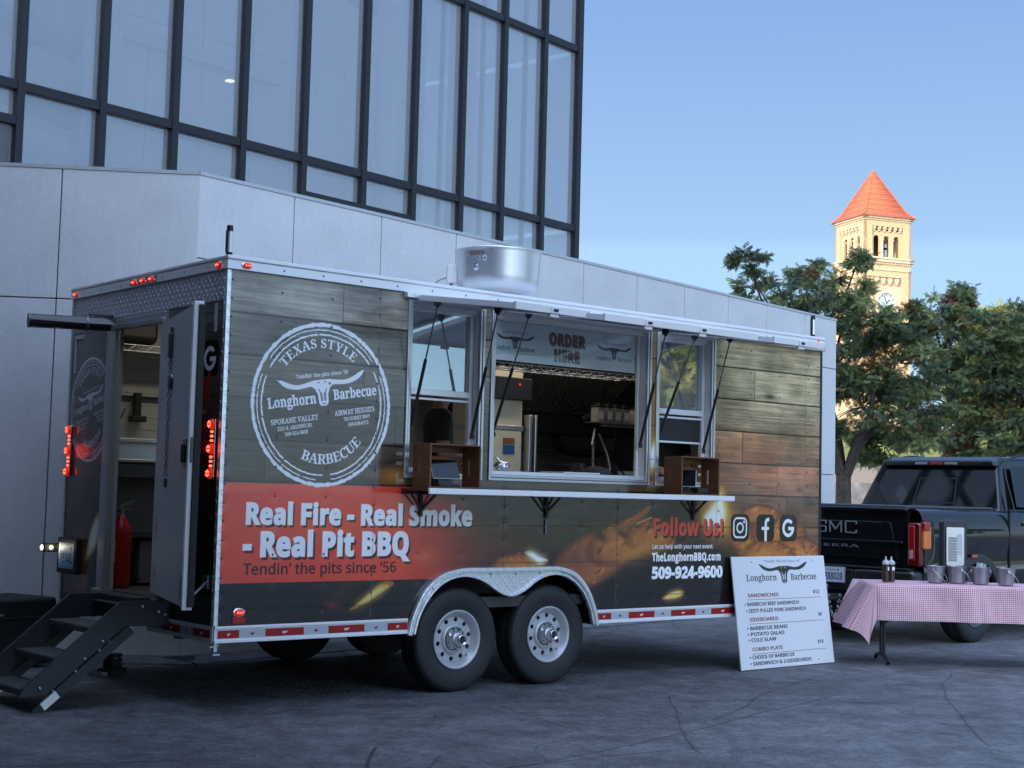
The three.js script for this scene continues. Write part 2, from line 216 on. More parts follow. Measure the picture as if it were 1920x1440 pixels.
  for (const [y, a] of [[5.05, -0.12], [5.75, -0.1], [6.5, -0.16]]) part('insulation_roll', orient(new THREE.CylinderGeometry(0.13, 0.15, 1.1, 12).rotateZ(PI / 2 + a).translate(-1.0, y, -1.0), D, N, onR(0.75, 0.25, sb)), mat({ color: lin(0.22, 0.26, 0.33), roughness: 0.8 }), hall);
  part('pillar', orient(bx(-0.25, 0.22, 4.1, 11.4, -1.55, -1.15), D, N, onR(0.75, 0.25, sb)), wallMat, hall);
  part('ceiling_lamp', orient(bx(1.98, 2.06, 6.02, 6.04, -1.6, -1.52), D, N, onR(0.75, 0.25, sb)), mat({ color: 0xffffff, emissive: 0xfff0d0, emissiveIntensity: 1.2 }), hall);
  for (let i = 0; i < 3; i++) part('side_lamp', orient(bx(3.58 + i * 0.22, 3.63 + i * 0.22, 6.0 - i * 0.35, 6.18 - i * 0.35, -1.2, -1.15), D, N, onR(0.75, 0.25, sb)), wallMat, hall);
}
{ // unseen wing added left of the yard to keep the evening sun off it
  const wing = thing('shade_wing', 'tall unseen concrete wing added left of the yard to shade it', 'building');
  const c = mat({ map: stucco.map, color: lin(0.2, 0.19, 0.18), roughness: 0.8 });
  part('wall', [metreUV(bx(-26, -12, 0, 22, -13, 21))], c, wing);
  part('cornice', bx(-26.2, -11.8, 22, 22.5, -13.2, 21.2), c, wing);
  part('shade_canopy', [bx(-11.99, -1.5, 4.7, 5.2, -4.6, -3), bx(-11.99, -2.0, 4.7, 5.2, -3, -1), bx(-11.99, -2.6, 4.7, 5.2, -1, 1.2), bx(-11.99, -0.9, 4.7, 5.2, 1.2, 10.9)], c, wing); part('shade_wall', bx(-11.99, -0.6, 0, 4.69, 10.5, 10.89), c, wing); part('shade_screen', bar(V(-1.45, 2.345, -4.7), V(-2.15, 2.345, -0.8), 0.15, 4.69), c, wing); part('shade_column', [rod(V(-8.2, 0, 9.5), V(-8.2, 4.7, 9.5), 0.25), rod(V(-9, 0, 5), V(-9, 4.7, 5), 0.25)], c, wing);  // unseen canopy, walls and columns added to darken the lower left
  for (let k = 0; k < 5; k++) for (let i = 0; i < 9; i++) part('window', bx(-11.995, -11.95, 1.6 + k * 4.1, 4.1 + k * 4.1, -12 + i * 3.6, -9.8 + i * 3.6), M.darkGlass, wing);
}
// ------------------------------------------------------------------ printed wrap of the trailer
const TL = 6.36, TW = 2.5, YB = 0.565, YT = 2.96;
function woodPixels(w, h, LX, LY, seed, pal) { // printed old boards; pal(fx, fy) gives the board colour, fy 0 at the top
  const r = rng(seed), rows = Math.ceil(LY / 0.285) + 1, tone = [], cut = [], off = [], knots = [];
  for (let i = 0; i < rows; i++) { tone.push([]); cut.push([]); off.push(r() * 50); let x = 0.3 + r() * 1.4; while (x < LX) { cut[i].push(x); x += 1.3 + r() * 1.6; } for (let k = 0; k < 9; k++) tone[i].push(0.82 + r() * 0.36); }
  for (let i = 0; i < LX * 2.4; i++) knots.push([r() * LX, r() * LY, 0.02 + r() * 0.035]);
  const d = new Uint8ClampedArray(w * h * 4);
  for (let j = 0; j < h; j++) { const y = j / h * LY; for (let i = 0; i < w; i++) {
    const x = i / w * LX, row = Math.floor(y / 0.285), fy = y / 0.285 - row; let seg = 0, cd = 9; for (const q of cut[row]) { if (x > q) seg++; cd = Math.min(cd, Math.abs(x - q)); }
    let yy = y, kn = 0; for (const k of knots) { const dx = (x - k[0]) / 3, dy = y - k[1], q = dx * dx + dy * dy, s = k[2] * k[2]; if (q < s * 30) { const e = Math.exp(-q / s / 2.5); yy += 0.5 * dy * e; kn = Math.max(kn, Math.exp(-q / s / 0.35)); } }
    const gr = fbm(x * 2.2 + off[row] + seg * 9, yy * 75, 4) - 0.5, gr2 = fbm(x * 9 + off[row], yy * 210, 2) - 0.5, bl = fbm(x * 1.8 + 40, y * 3.2 + off[row], 4) - 0.5, bl2 = fbm(x * 5 + 90, y * 7, 4) - 0.5;
    let k = tone[row][seg % 9] * (1 + 0.5 * gr + 0.3 * gr2 + 0.55 * bl + 0.45 * bl2) * (1 - 0.5 * kn);
    const seam = Math.min(fy, 1 - fy) * 0.285; if (seam < 0.0045) k *= 0.4; else if (seam < 0.009) k *= 0.78; if (cd < 0.0035) k *= 0.45;
    const c = pal(x / LX, y / LY, bl, bl2), o = (j * w + i) * 4; d[o] = c[0] * k; d[o + 1] = c[1] * k; d[o + 2] = c[2] * k; d[o + 3] = 255;
  } }
  return new ImageData(d, w, h);
}
const mix3 = (a, b, t) => [lerp(a[0], b[0], t), lerp(a[1], b[1], t), lerp(a[2], b[2], t)];
function blob(c, x, y, rx, ry, rot, stops) { c.save(); c.translate(x, y); c.rotate(rot); c.scale(rx, ry); const g = c.createRadialGradient(0, 0, 0, 0, 0, 1); stops.forEach((s) => g.addColorStop(s[0], s[1])); c.fillStyle = g; c.beginPath(); c.arc(0, 0, 1, 0, 7); c.fill(); c.restore(); }
function streaks(c, r, n, x, y, rx, ry, ang, len, cols, lw = 3, al = 0.35) { for (let i = 0; i < n; i++) { const a = r() * 7, q = Math.sqrt(r()), px = x + Math.cos(a) * rx * q, py = y + Math.sin(a) * ry * q, t = ang + (r() - 0.5) * 0.7, L = len * (0.4 + r()); c.strokeStyle = cols[Math.floor(r() * cols.length)]; c.globalAlpha = al * (0.4 + 0.6 * r()); c.lineWidth = lw * (0.4 + r()); c.beginPath(); c.moveTo(px, py); c.quadraticCurveTo(px + Math.cos(t + 0.3) * L / 2, py + Math.sin(t + 0.3) * L / 2, px + Math.cos(t) * L, py + Math.sin(t) * L); c.stroke(); } c.globalAlpha = 1; }
function flame(c, pts, cols) { c.save(); for (let k = 0; k < cols.length; k++) { const s = 1 - k * 0.24; const cx = pts.reduce((a, p) => a + p[0], 0) / pts.length, cy = pts.reduce((a, p) => a + p[1], 0) / pts.length; c.fillStyle = cols[k]; c.shadowColor = cols[k]; c.shadowBlur = 18; c.beginPath(); const q = pts.map((p) => [cx + (p[0] - cx) * s, cy + (p[1] - cy) * s]); c.moveTo((q[0][0] + q[q.length - 1][0]) / 2, (q[0][1] + q[q.length - 1][1]) / 2); for (let i = 0; i < q.length; i++) { const n = q[(i + 1) % q.length]; c.quadraticCurveTo(q[i][0], q[i][1], (q[i][0] + n[0]) / 2, (q[i][1] + n[1]) / 2); } c.fill(); } c.restore(); }
function seal(c, x, y, R, col, dark, sx = 1) { // round badge of the smokehouse, centre x,y, radius R in pixels
  c.save(); c.translate(x, y); c.scale(sx, 1); c.strokeStyle = col; const r = rng(12);
  const ring = (rad, lw, gaps) => { for (let i = 0; i < 180; i++) { if (gaps && ((i + 20) % 60 < gaps || r() < 0.03)) continue; c.lineWidth = lw * (0.75 + 0.5 * r()); c.beginPath(); c.arc(0, 0, rad * (1 + (r() - 0.5) * 0.008), i / 180 * 2 * PI, (i + 1.4) / 180 * 2 * PI); c.stroke(); } };
  ring(R * 0.985, R * 0.045, 0); ring(R * 0.925, R * 0.014, 7); ring(R * 0.865, R * 0.02, 4);
  arcTxt(c, 'TEXAS STYLE', 0, 0, R * 0.7, -0.93, 0.66, R * 0.115, FB, col);
  arcTxt(c, 'BARBECUE', 0, 0, R * 0.73, -0.42, 0.93, R * 0.125, FB, col, true);
  c.rotate(-0.159);
  steer(c, R * 0.02, R * -0.3, R * 0.64, col, dark, 0, 0.78);
  txt(c, "Tendin' the pits since '56", -0.34 * R, -0.352 * R, 0.76 * R, 0.045 * R, FB, col);
  txt(c, 'Longhorn', -0.776 * R, -0.03 * R, 0.69 * R, 0.125 * R, FB, col, { edge: dark, fat: 3 });
  txt(c, 'Barbecue', 0.165 * R, -0.045 * R, 0.655 * R, 0.125 * R, FB, col, { edge: dark, fat: 3 });
  txt(c, 'SPOKANE VALLEY', -0.756 * R, 0.17 * R, 0.67 * R, 0.062 * R, FR, col, { fat: 2 });
  txt(c, '2315 N. ARGONNE RD.', -0.674 * R, 0.25 * R, 0.5 * R, 0.046 * R, FR, col, { fat: 1.5 });
  txt(c, '509-924-9600', -0.58 * R, 0.325 * R, 0.33 * R, 0.046 * R, FR, col, { fat: 1.5 });
  txt(c, 'AIRWAY HEIGHTS', 0.16 * R, 0.155 * R, 0.6 * R, 0.062 * R, FR, col, { fat: 2 });
  txt(c, '763 SUNSET HWY', 0.28 * R, 0.232 * R, 0.4 * R, 0.044 * R, FR, col, { fat: 1.5 });
  txt(c, '509-838-8372', 0.34 * R, 0.305 * R, 0.31 * R, 0.044 * R, FR, col, { fat: 1.5 });
  c.restore();
}
function rr(c, x, y, w, h, r) { c.beginPath(); c.roundRect(x, y, w, h, r); }
function icons(c, X, Y, m, x0) { // three dark app tiles
  const W = 0.25 * m, Hh = 0.245 * m, y = Y(1.365), white = '#eeeef0', tile = '#17150f';
  [x0, x0 + 0.345, x0 + 0.67].forEach((x, i) => {
    c.fillStyle = tile; rr(c, X(x), y, W, Hh, 0.06 * m); c.fill(); c.strokeStyle = white; c.fillStyle = white; const cx = X(x) + W / 2, cy = y + Hh / 2;
    if (i === 0) { c.lineWidth = 0.018 * m; rr(c, cx - 0.085 * m, cy - 0.085 * m, 0.17 * m, 0.17 * m, 0.045 * m); c.stroke(); c.beginPath(); c.arc(cx, cy, 0.041 * m, 0, 7); c.stroke(); c.beginPath(); c.arc(cx + 0.052 * m, cy - 0.052 * m, 0.013 * m, 0, 7); c.fill(); }
    if (i === 1) { c.lineWidth = 0.034 * m; c.beginPath(); c.moveTo(cx + 0.006 * m, y + Hh - 0.002 * m); c.lineTo(cx + 0.006 * m, cy - 0.04 * m); c.quadraticCurveTo(cx + 0.006 * m, cy - 0.077 * m, cx + 0.055 * m, cy - 0.077 * m); c.stroke(); c.lineWidth = 0.03 * m; c.beginPath(); c.moveTo(cx - 0.052 * m, cy + 0.005 * m); c.lineTo(cx + 0.052 * m, cy + 0.005 * m); c.stroke(); }
    if (i === 2) { c.lineWidth = 0.033 * m; c.beginPath(); c.arc(cx, cy, 0.068 * m, -0.75, 0, true); c.stroke(); c.beginPath(); c.moveTo(cx, cy + 0.004 * m); c.lineTo(cx + 0.084 * m, cy + 0.004 * m); c.stroke(); }
  });
}
const sideTex = canvasTex(2048, 772, (c, w, h) => {
  const m = w / TL, X = (x) => x * m, Y = (y) => (YT - y) / (YT - YB) * h, r = rng(9);
  const TLc = [128, 122, 108], TR = [178, 162, 126], MR = [150, 98, 68], ML = [76, 63, 53], LR = [104, 74, 56], DK = [30, 27, 25], OL = [64, 55, 46];
  c.putImageData(woodPixels(w, h, TL, YT - YB, 21, (fx, fy, b, b2) => {
    const top = mix3(TLc, TR, smooth(0.35, 0.85, fx + b * 0.3)), mid = mix3(ML, MR, smooth(0.55, 0.9, fx + b * 0.4)), low = mix3(OL, LR, smooth(0.7, 0.95, fx));
    const f = fy + b * 0.14 + b2 * 0.06; let q = mix3(top, mid, smooth(0.18, 0.46, f - 0.06 * (fx > 0.7 ? 1 : 0))); q = mix3(q, low, smooth(0.5, 0.66, f)); q = mix3(q, DK, smooth(0.74, 0.9, f + 0.05 * b2)); return q;
  }), 0, 0);
  // embers and glow of the printed fire
  blob(c, X(4.25), Y(1.7), 0.5 * m, 0.36 * m, 0.4, [[0, 'rgba(205,140,60,0.75)'], [0.5, 'rgba(150,90,40,0.45)'], [1, 'rgba(120,70,30,0)']]);
  blob(c, X(4.12), Y(2.35), 0.2 * m, 0.6 * m, 0, [[0, 'rgba(165,125,70,0.6)'], [1, 'rgba(120,80,40,0)']]);
  blob(c, X(1.4), Y(1.6), 0.2 * m, 0.1 * m, -0.1, [[0, 'rgba(200,135,60,0.9)'], [0.6, 'rgba(170,105,50,0.6)'], [1, 'rgba(120,80,40,0)']]);
  blob(c, X(2.3), Y(1.05), 0.75 * m, 0.35 * m, 0, [[0, 'rgba(112,60,44,0.8)'], [1, 'rgba(90,50,40,0)']]);
  blob(c, X(4.6), Y(0.9), 0.7 * m, 0.22 * m, 0, [[0, 'rgba(26,24,22,0.8)'], [0.6, 'rgba(26,24,22,0.6)'], [1, 'rgba(26,24,22,0)']]);
  // sliced meat, centre and right
  const meat = (x, y, rx, ry, rot, k) => {
    blob(c, X(x), Y(y), rx * m, ry * m, rot, [[0, 'rgba(204,128,66,1)'], [0.62, 'rgba(170,98,56,0.97)'], [0.86, 'rgba(112,62,42,0.9)'], [1, 'rgba(60,40,30,0)']]);
    c.save(); c.beginPath(); c.ellipse(X(x), Y(y), rx * m * 0.9, ry * m * 0.86, rot, 0, 7); c.clip();
    for (let i = 0; i < k / 9; i++) { const a = r() * 7, q = Math.sqrt(r()), px = X(x) + Math.cos(a) * rx * m * q, py = Y(y) + Math.sin(a) * ry * m * q, dark = r() < 0.4; blob(c, px, py, (0.03 + 0.06 * r()) * m, (0.012 + 0.02 * r()) * m, rot - 0.8 + r() * 0.8, dark ? [[0, 'rgba(66,38,32,0.75)'], [1, 'rgba(66,38,32,0)']] : [[0, 'rgba(226,160,92,0.7)'], [1, 'rgba(200,120,60,0)']]); }
    streaks(c, r, k, X(x), Y(y), rx * m * 0.85, ry * m * 0.8, rot - 0.9, 0.05 * m, ['#d09048', '#7a4430', '#8a4a30', '#c0702e', '#dca45c'], 2.5, 0.35); c.restore(); };
  meat(3.42, 0.98, 0.5, 0.24, -0.3, 260); meat(3.8, 1.13, 0.5, 0.2, -0.25, 320); meat(4.1, 1.16, 0.34, 0.16, 0, 160);
  blob(c, X(3.95), Y(1.05), 0.5 * m, 0.14 * m, -0.2, [[0, 'rgba(205,140,66,0.85)'], [1, 'rgba(160,100,50,0)']]);
  blob(c, X(3.25), Y(0.98), 0.28 * m, 0.17 * m, 0.2, [[0, 'rgba(112,66,56,0.9)'], [1, 'rgba(90,50,46,0)']]);
  for (const [a, b] of [[3.52, 1.16], [3.75, 1.19]]) blob(c, X(a), Y(b), 0.1 * m, 0.05 * m, 0.5, [[0, 'rgba(56,36,38,0.9)'], [1, 'rgba(60,40,40,0)']]);
  blob(c, X(2.62), Y(0.93), 0.3 * m, 0.11 * m, 0, [[0, 'rgba(200,130,60,1)'], [0.7, 'rgba(176,100,46,0.9)'], [1, 'rgba(120,70,40,0)']]); streaks(c, r, 120, X(2.62), Y(0.93), 0.25 * m, 0.08 * m, 0.3, 0.03 * m, ['#e2b070', '#7a4420', '#a86430'], 3, 0.6);
  flame(c, [[X(2.66), Y(1.04)], [X(2.76), Y(1.06)], [X(2.84), Y(1.0)], [X(2.97), Y(0.98)], [X(2.86), Y(0.93)], [X(2.8), Y(0.98)]], ['#c9b070', '#eee9c8', '#ffffff']);
  c.fillStyle = '#b04a44'; c.beginPath(); c.arc(X(2.63), Y(1.02), 7, 0, 7); c.fill();
  meat(5.35, 1.14, 0.32, 0.2, 0.3, 160); meat(5.75, 1.2, 0.44, 0.2, 0.1, 260); meat(6.05, 1.02, 0.38, 0.16, 0.1, 200); meat(5.5, 1.36, 0.3, 0.1, 0, 90); meat(5.65, 0.98, 0.4, 0.16, 0.1, 160);
  for (let i = 0; i < 260; i++) { c.fillStyle = ['#5a3022', '#c88850', '#7c4a30'][i % 3]; c.globalAlpha = 0.5; c.beginPath(); c.arc(X(5.05 + r() * 0.95), Y(1.02 + r() * 0.4), 1 + r() * 2.4, 0, 7); c.fill(); } c.globalAlpha = 1;
  blob(c, X(4.55), Y(0.86), 0.62 * m, 0.2 * m, 0, [[0, 'rgba(26,24,22,0.85)'], [0.7, 'rgba(26,24,22,0.6)'], [1, 'rgba(26,24,22,0)']]);
  // flames
  blob(c, X(4.9), Y(1.36), 0.42 * m, 0.3 * m, 0.5, [[0, 'rgba(236,190,96,0.95)'], [0.5, 'rgba(206,140,60,0.7)'], [1, 'rgba(160,90,40,0)']]);
  blob(c, X(4.12), Y(1.9), 0.16 * m, 0.4 * m, 0, [[0, 'rgba(226,176,80,0.85)'], [1, 'rgba(170,110,50,0)']]);
  blob(c, X(5.5), Y(1.0), 0.5 * m, 0.14 * m, -0.1, [[0, 'rgba(204,140,72,0.7)'], [1, 'rgba(160,90,40,0)']]);
  flame(c, [[X(4.7), Y(1.30)], [X(4.78), Y(1.42)], [X(4.92), Y(1.52)], [X(4.97), Y(1.64)], [X(5.04), Y(1.5)], [X(5.1), Y(1.36)], [X(5.02), Y(1.16)], [X(4.86), Y(1.2)]], ['#b88a3a', '#d8c27a', '#eef0d8']);
  flame(c, [[X(4.72), Y(1.34)], [X(4.9), Y(1.41)], [X(5.0), Y(1.35)], [X(4.94), Y(1.24)], [X(4.8), Y(1.24)]], ['#e8e4c4', '#f4f4ea']);
  flame(c, [[X(4.02), Y(1.78)], [X(4.1), Y(1.98)], [X(4.14), Y(2.02)], [X(4.14), Y(1.72)], [X(4.07), Y(1.7)]], ['#d0ae4a', '#eee6b0', '#ffffff']);
  flame(c, [[X(3.75), Y(1.28)], [X(3.95), Y(1.36)], [X(4.1), Y(1.45)], [X(4.06), Y(1.36)], [X(3.9), Y(1.3)]], ['rgba(200,120,56,0.75)']);
  c.strokeStyle = '#c89858'; c.lineWidth = 5; c.beginPath(); c.moveTo(X(3.92), Y(1.27)); c.lineTo(X(4.1), Y(1.325)); c.stroke();
  flame(c, [[X(1.02), Y(0.62)], [X(1.2), Y(0.74)], [X(1.36), Y(0.85)], [X(1.48), Y(0.83)], [X(1.34), Y(0.76)], [X(1.2), Y(0.68)]], ['rgba(170,110,36,0.9)', 'rgba(212,180,80,0.9)', 'rgba(226,206,120,0.8)']);
  blob(c, X(0.92), Y(0.68), 0.11 * m, 0.035 * m, 0.1, [[0, 'rgba(170,60,44,0.9)'], [1, 'rgba(120,50,40,0)']]); blob(c, X(1.0), Y(0.78), 0.35 * m, 0.08 * m, -0.5, [[0, 'rgba(84,52,40,0.7)'], [1, 'rgba(70,40,30,0)']]);
  flame(c, [[X(4.2), Y(0.63)], [X(4.36), Y(0.7)], [X(4.5), Y(0.71)], [X(4.52), Y(0.66)], [X(4.36), Y(0.63)]], ['rgba(190,130,50,0.9)', 'rgba(236,210,120,0.95)']);
  // board seams again over the print
  for (let k = 1; k < 9; k++) { c.fillStyle = 'rgba(10,8,6,0.35)'; c.fillRect(0, k * 0.285 * m * (h / (m * (YT - YB))), w, 2.5); }
  // red banner, dissolving to the right
  const g = c.createLinearGradient(0, 0, X(2.35), 0); g.addColorStop(0, 'rgba(236,74,54,1)'); g.addColorStop(0.62, 'rgba(238,78,54,1)'); g.addColorStop(0.78, 'rgba(214,74,52,0.86)'); g.addColorStop(1, 'rgba(168,70,50,0)'); c.fillStyle = g; c.fillRect(0, Y(1.525), X(2.35), Y(0.85) - Y(1.525));
  blob(c, X(0.75), Y(1.18), 0.8 * m, 0.14 * m, 0, [[0, 'rgba(226,96,58,0.55)'], [1, 'rgba(226,96,58,0)']]); blob(c, X(1.72), Y(1.02), 0.16 * m, 0.09 * m, 0, [[0, 'rgba(230,120,84,0.6)'], [1, 'rgba(226,96,58,0)']]); blob(c, X(1.7), Y(1.4), 0.5 * m, 0.1 * m, 0, [[0, 'rgba(206,96,60,0.5)'], [1, 'rgba(206,96,60,0)']]);
  seal(c, X(0.785), Y(2.085), 0.572 * m, '#f2f5fa', 'rgba(60,56,48,0.85)');
  const im = { fat: 7, shadow: 'rgba(50,14,12,0.85)' }, wh = '#ffffff';
  txt(c, 'Real Fire - Real Smoke', X(0.195), Y(1.247), X(1.965), Y(1.247) - Y(1.385), SB, wh, im);
  txt(c, '- Real Pit BBQ', X(0.19), Y(1.03), X(1.385), Y(1.03) - Y(1.195), SB, wh, im);
  txt(c, "Tendin\u2019 the pits since \u201856", X(0.2), Y(0.905), X(1.265), Y(0.905) - Y(0.98), SR, '#15100e', { fat: 3 });
  c.fillStyle = wh;
  txt(c, 'Follow Us!', X(4.105), Y(1.172), X(0.9), Y(1.172) - Y(1.315), SB, '#e24c3c', { fat: 4, shadow: 'rgba(40,12,10,0.8)' });
  txt(c, 'Let us help with your next event:', X(4.11), Y(1.062), X(0.765), Y(1.062) - Y(1.098), SR, wh, { fat: 3, shadow: 'rgba(20,18,16,0.8)' });
  txt(c, 'TheLonghornBBQ.com', X(4.11), Y(0.955), X(0.865), Y(0.955) - Y(1.022), SB, wh, { fat: 5, shadow: 'rgba(20,18,16,0.8)' });
  txt(c, '509-924-9600', X(4.11), Y(0.81), X(0.89), Y(0.81) - Y(0.905), SB, wh, { fat: 7, shadow: 'rgba(20,18,16,0.8)' });
  icons(c, X, Y, m, 5.1);
});
const RW = 2.5;
const rearTex = canvasTex(1024, 980, (c, w, h) => { // rear wall: u 0 at the far (road) edge, 1 at the near corner
  const m = w / RW, X = (z) => (z + RW) * m, Y = (y) => (YT - y) / (YT - YB) * h, r = rng(31);
  c.putImageData(woodPixels(w, h, RW, YT - YB, 44, (fx, fy, b) => mix3(mix3([96, 92, 84], [70, 64, 58], smooth(0.15, 0.5, fy + b * 0.2)), [40, 36, 34], smooth(0.5, 0.75, fy + b * 0.2))), 0, 0);
  blob(c, X(-2.2), Y(0.85), 0.26 * m, 0.34 * m, 0, [[0, 'rgba(176,100,50,1)'], [0.7, 'rgba(130,70,44,0.8)'], [1, 'rgba(80,50,40,0)']]); streaks(c, r, 120, X(-2.2), Y(0.85), 0.2 * m, 0.3 * m, 1.4, 0.1 * m, ['#d09048', '#6a3626', '#c0702e'], 4, 0.4);
  flame(c, [[X(-2.08), Y(0.86)], [X(-2.0), Y(1.1)], [X(-1.9), Y(1.25)], [X(-1.78), Y(1.3)], [X(-1.86), Y(1.02)], [X(-1.96), Y(0.95)]], ['#c8a05a', '#e6dcb4', '#f0f0e4']);
  seal(c, X(-2.09), Y(2.065), 0.405 * m, '#c9cfd6', 'rgba(40,38,36,0.8)', 0.9);
  icons(c, X, (y) => Y(y + 1.12), m, -1.0);
  txt(c, 'Follow Us!', X(-0.98), Y(2.08), X(-0.18) - X(-0.98), Y(2.08) - Y(2.26), SB, '#b8332c', { fat: 8 });
  txt(c, 'Let us help with your next event:', X(-0.98), Y(1.985), X(-0.22) - X(-0.98), Y(1.985) - Y(2.015), SR, '#d8d8d8', { fat: 2 });
  txt(c, 'TheLonghornBBQ.com', X(-0.98), Y(1.86), 0.78 * m, Y(1.86) - Y(1.93), SB, '#a82c28', { fat: 4 }); txt(c, '509-924-9600', X(-0.98), Y(1.72), 0.78 * m, Y(1.72) - Y(1.82), SB, '#a82c28', { fat: 4 });
});
const oil = dataTex(512, 256, (u, v) => 255 * (0.75 * fbm(u * 11, v * 5, 3, 11, 5) + 0.2 * fbm(u * 3, v * 2, 2, 3, 2) + 0.05 * fbm(u * 60, v * 30, 2, 60, 30)), false);
const rivetSpots = (() => { const list = [], W = [[1.525, 2.205], [2.325, 4.03], [4.145, 4.835]]; for (let i = 0; i <= 15; i++) { const x = i === 0 ? 0.035 : i * 0.41 + 0.015; if (x > TL - 0.02) continue; for (let y = 0.64; y < 2.93; y += (i % 3 === 0 ? 0.125 : 0.2)) if (!(y > 1.57 && W.some((w) => x > w[0] - 0.05 && x < w[1] + 0.05))) list.push([x, y]); } for (let y = 0.64; y < 2.93; y += 0.125) list.push([TL - 0.05, y]); return list; })();
const dents = canvasTex(2048, 772, (c, w, h) => { // sheet metal drawn in round its rivets, slightly wavy between them
  const im = c.createImageData(w, h); for (let j = 0; j < h; j++) for (let i = 0; i < w; i++) { const g = 150 + 70 * (0.8 * fbm(i / w * 9, j / h * 4, 2, 9, 4) + 0.2 * fbm(i / w * 30, j / h * 12, 2, 30, 12) - 0.5), o = (j * w + i) * 4; im.data[o] = im.data[o + 1] = im.data[o + 2] = g; im.data[o + 3] = 255; } c.putImageData(im, 0, 0); const m = w / TL;
  for (const [x, y] of rivetSpots) blob(c, x * m, (YT - y) / (YT - YB) * h, 0.06 * m, 0.06 * m, 0, [[0, 'rgba(0,0,0,0.28)'], [0.4, 'rgba(0,0,0,0.12)'], [1, 'rgba(0,0,0,0)']]);
}, false);
const wrapMat = phys({ map: sideTex, roughness: 0.16, ior: 1.65, clearcoat: 0.3, clearcoatRoughness: 0.03, bumpMap: dents, bumpScale: 0.007 });
const rearMat = phys({ map: rearTex, roughness: 0.34, clearcoat: 0.8, clearcoatRoughness: 0.06, bumpMap: oil, bumpScale: 0.004 });
const signTex = canvasTex(1320, 256, (c, w, h) => {
  c.fillStyle = '#e4e6ea'; c.fillRect(0, 0, w, h); const red = '#701018';
  const bub = { fat: 8, join: 'round', shadow: 'rgba(20,16,18,0.35)' };
  txt(c, 'ORDER', 0.385 * w, 118, 0.25 * w, 78, SB, red, bub); txt(c, 'HERE', 0.42 * w, 226, 0.18 * w, 78, SB, red, bub);
  for (const u of [0.165, 0.845]) { const x = u * w; steer(c, x, 98, 165, '#14161a', '#b8bac0', 0, 0.75); txt(c, "\u201cTendin' The Pits Since '56\u201d", x - 120, 74, 240, 13, FR, '#2a2c30'); txt(c, 'Longhorn', x - 170, 186, 135, 28, FB, '#1c1e24'); txt(c, 'Barbecue', x + 36, 186, 135, 28, FB, '#1c1e24'); }
});
const boardTex = canvasTex(1340, 1000, (c, w, h) => {
  c.fillStyle = '#dddfe1'; c.fillRect(0, 0, w, h); const k = '#1c1e24', rd = '#7c2a34';
  steer(c, 0.535 * w, 92, 0.265 * w, '#33342f', '#dfe0e2', -0.01, 0.68);
  txt(c, "\u201cTendin' The Pits Since '56\u201d", 0.33 * w, 52, 0.4 * w, 21, FR, '#3a3c40', { fat: 1 });
  txt(c, 'Longhorn', 0.13 * w, 218, 0.325 * w, 58, FB, '#2b2c2e'); txt(c, 'Barbecue', 0.605 * w, 218, 0.29 * w, 58, FB, '#2b2c2e');
  const row = (s, u, v, u1, col = k) => txt(c, s, u * w, v * h, (u1 - u) * w, 30, SR, col, { fat: 7, join: 'round' });
  row('SANDWICHES', 0.13, 0.362, 0.455, rd); row('$12', 0.84, 0.35, 0.91); row('\u2022 BARBECUE BEEF SANDWHICH', 0.09, 0.44, 0.67); row('\u2022 ZESTY PULLED PORK SANDWHICH', 0.1, 0.5, 0.74);
  row('SIDEBOARDS', 0.125, 0.578, 0.43, rd); row('$4', 0.872, 0.56, 0.912); row('\u2022 BARBECUE BEANS', 0.09, 0.655, 0.52); row('\u2022 POTATO SALAD', 0.09, 0.708, 0.48); row('\u2022 COLE SLAW', 0.09, 0.76, 0.385);
  row('COMBO PLATE', 0.125, 0.842, 0.445, rd); row('$18', 0.835, 0.815, 0.9); row('\u2022 CHOICE OF BARBECUE', 0.09, 0.912, 0.565); row('\u2022 SANDWHICH & 2 SIDEBOARDS', 0.09, 0.968, 0.745);
  c.strokeStyle = rd; c.lineWidth = 4; for (const v of [0.386, 0.602, 0.868]) { c.beginPath(); c.moveTo(0.12 * w, v * h); c.lineTo(0.925 * w, v * h); c.stroke(); }
});
const gradWood = dataTex(512, 512, (u, v) => { const g = fbm(u * 4, v * 60, 4, 4, 60), b = fbm(u * 3, v * 4, 3, 3, 4), k = 0.75 + 0.5 * g * 0.9 + 0.25 * (b - 0.5); return [148 * k, 104 * k, 68 * k]; });
const crateMat = mat({ map: rep(gradWood, 2.2), color: lin(0.6, 0.52, 0.46), roughness: 0.6 });
// ------------------------------------------------------------------ the food trailer
const trailer = thing('food_trailer', 'long barbecue food trailer wrapped in printed boards and flames with three open serving windows', 'food trailer');
const P = (n, g, m, parent = trailer, label, kind) => part(n, g, m, parent, label, kind);
const arch = new THREE.CatmullRomCurve3([[1.565, 0.45], [1.6, 0.58], [1.69, 0.75], [1.84, 0.875], [2.04, 0.925], [2.3, 0.928], [2.55, 0.928], [2.8, 0.928], [3.04, 0.925], [3.21, 0.875], [3.35, 0.75], [3.44, 0.58], [3.475, 0.45]].map((p) => V(p[0], p[1], 0))).getPoints(72);
const archIn = new THREE.CatmullRomCurve3([[1.63, 0.45], [1.67, 0.58], [1.76, 0.72], [1.9, 0.825], [2.07, 0.862], [2.24, 0.83], [2.39, 0.75], [2.47, 0.715], [2.54, 0.703], [2.61, 0.715], [2.69, 0.75], [2.83, 0.83], [2.99, 0.862], [3.15, 0.825], [3.29, 0.72], [3.375, 0.58], [3.415, 0.45]].map((p) => V(p[0], p[1], 0))).getPoints(96);
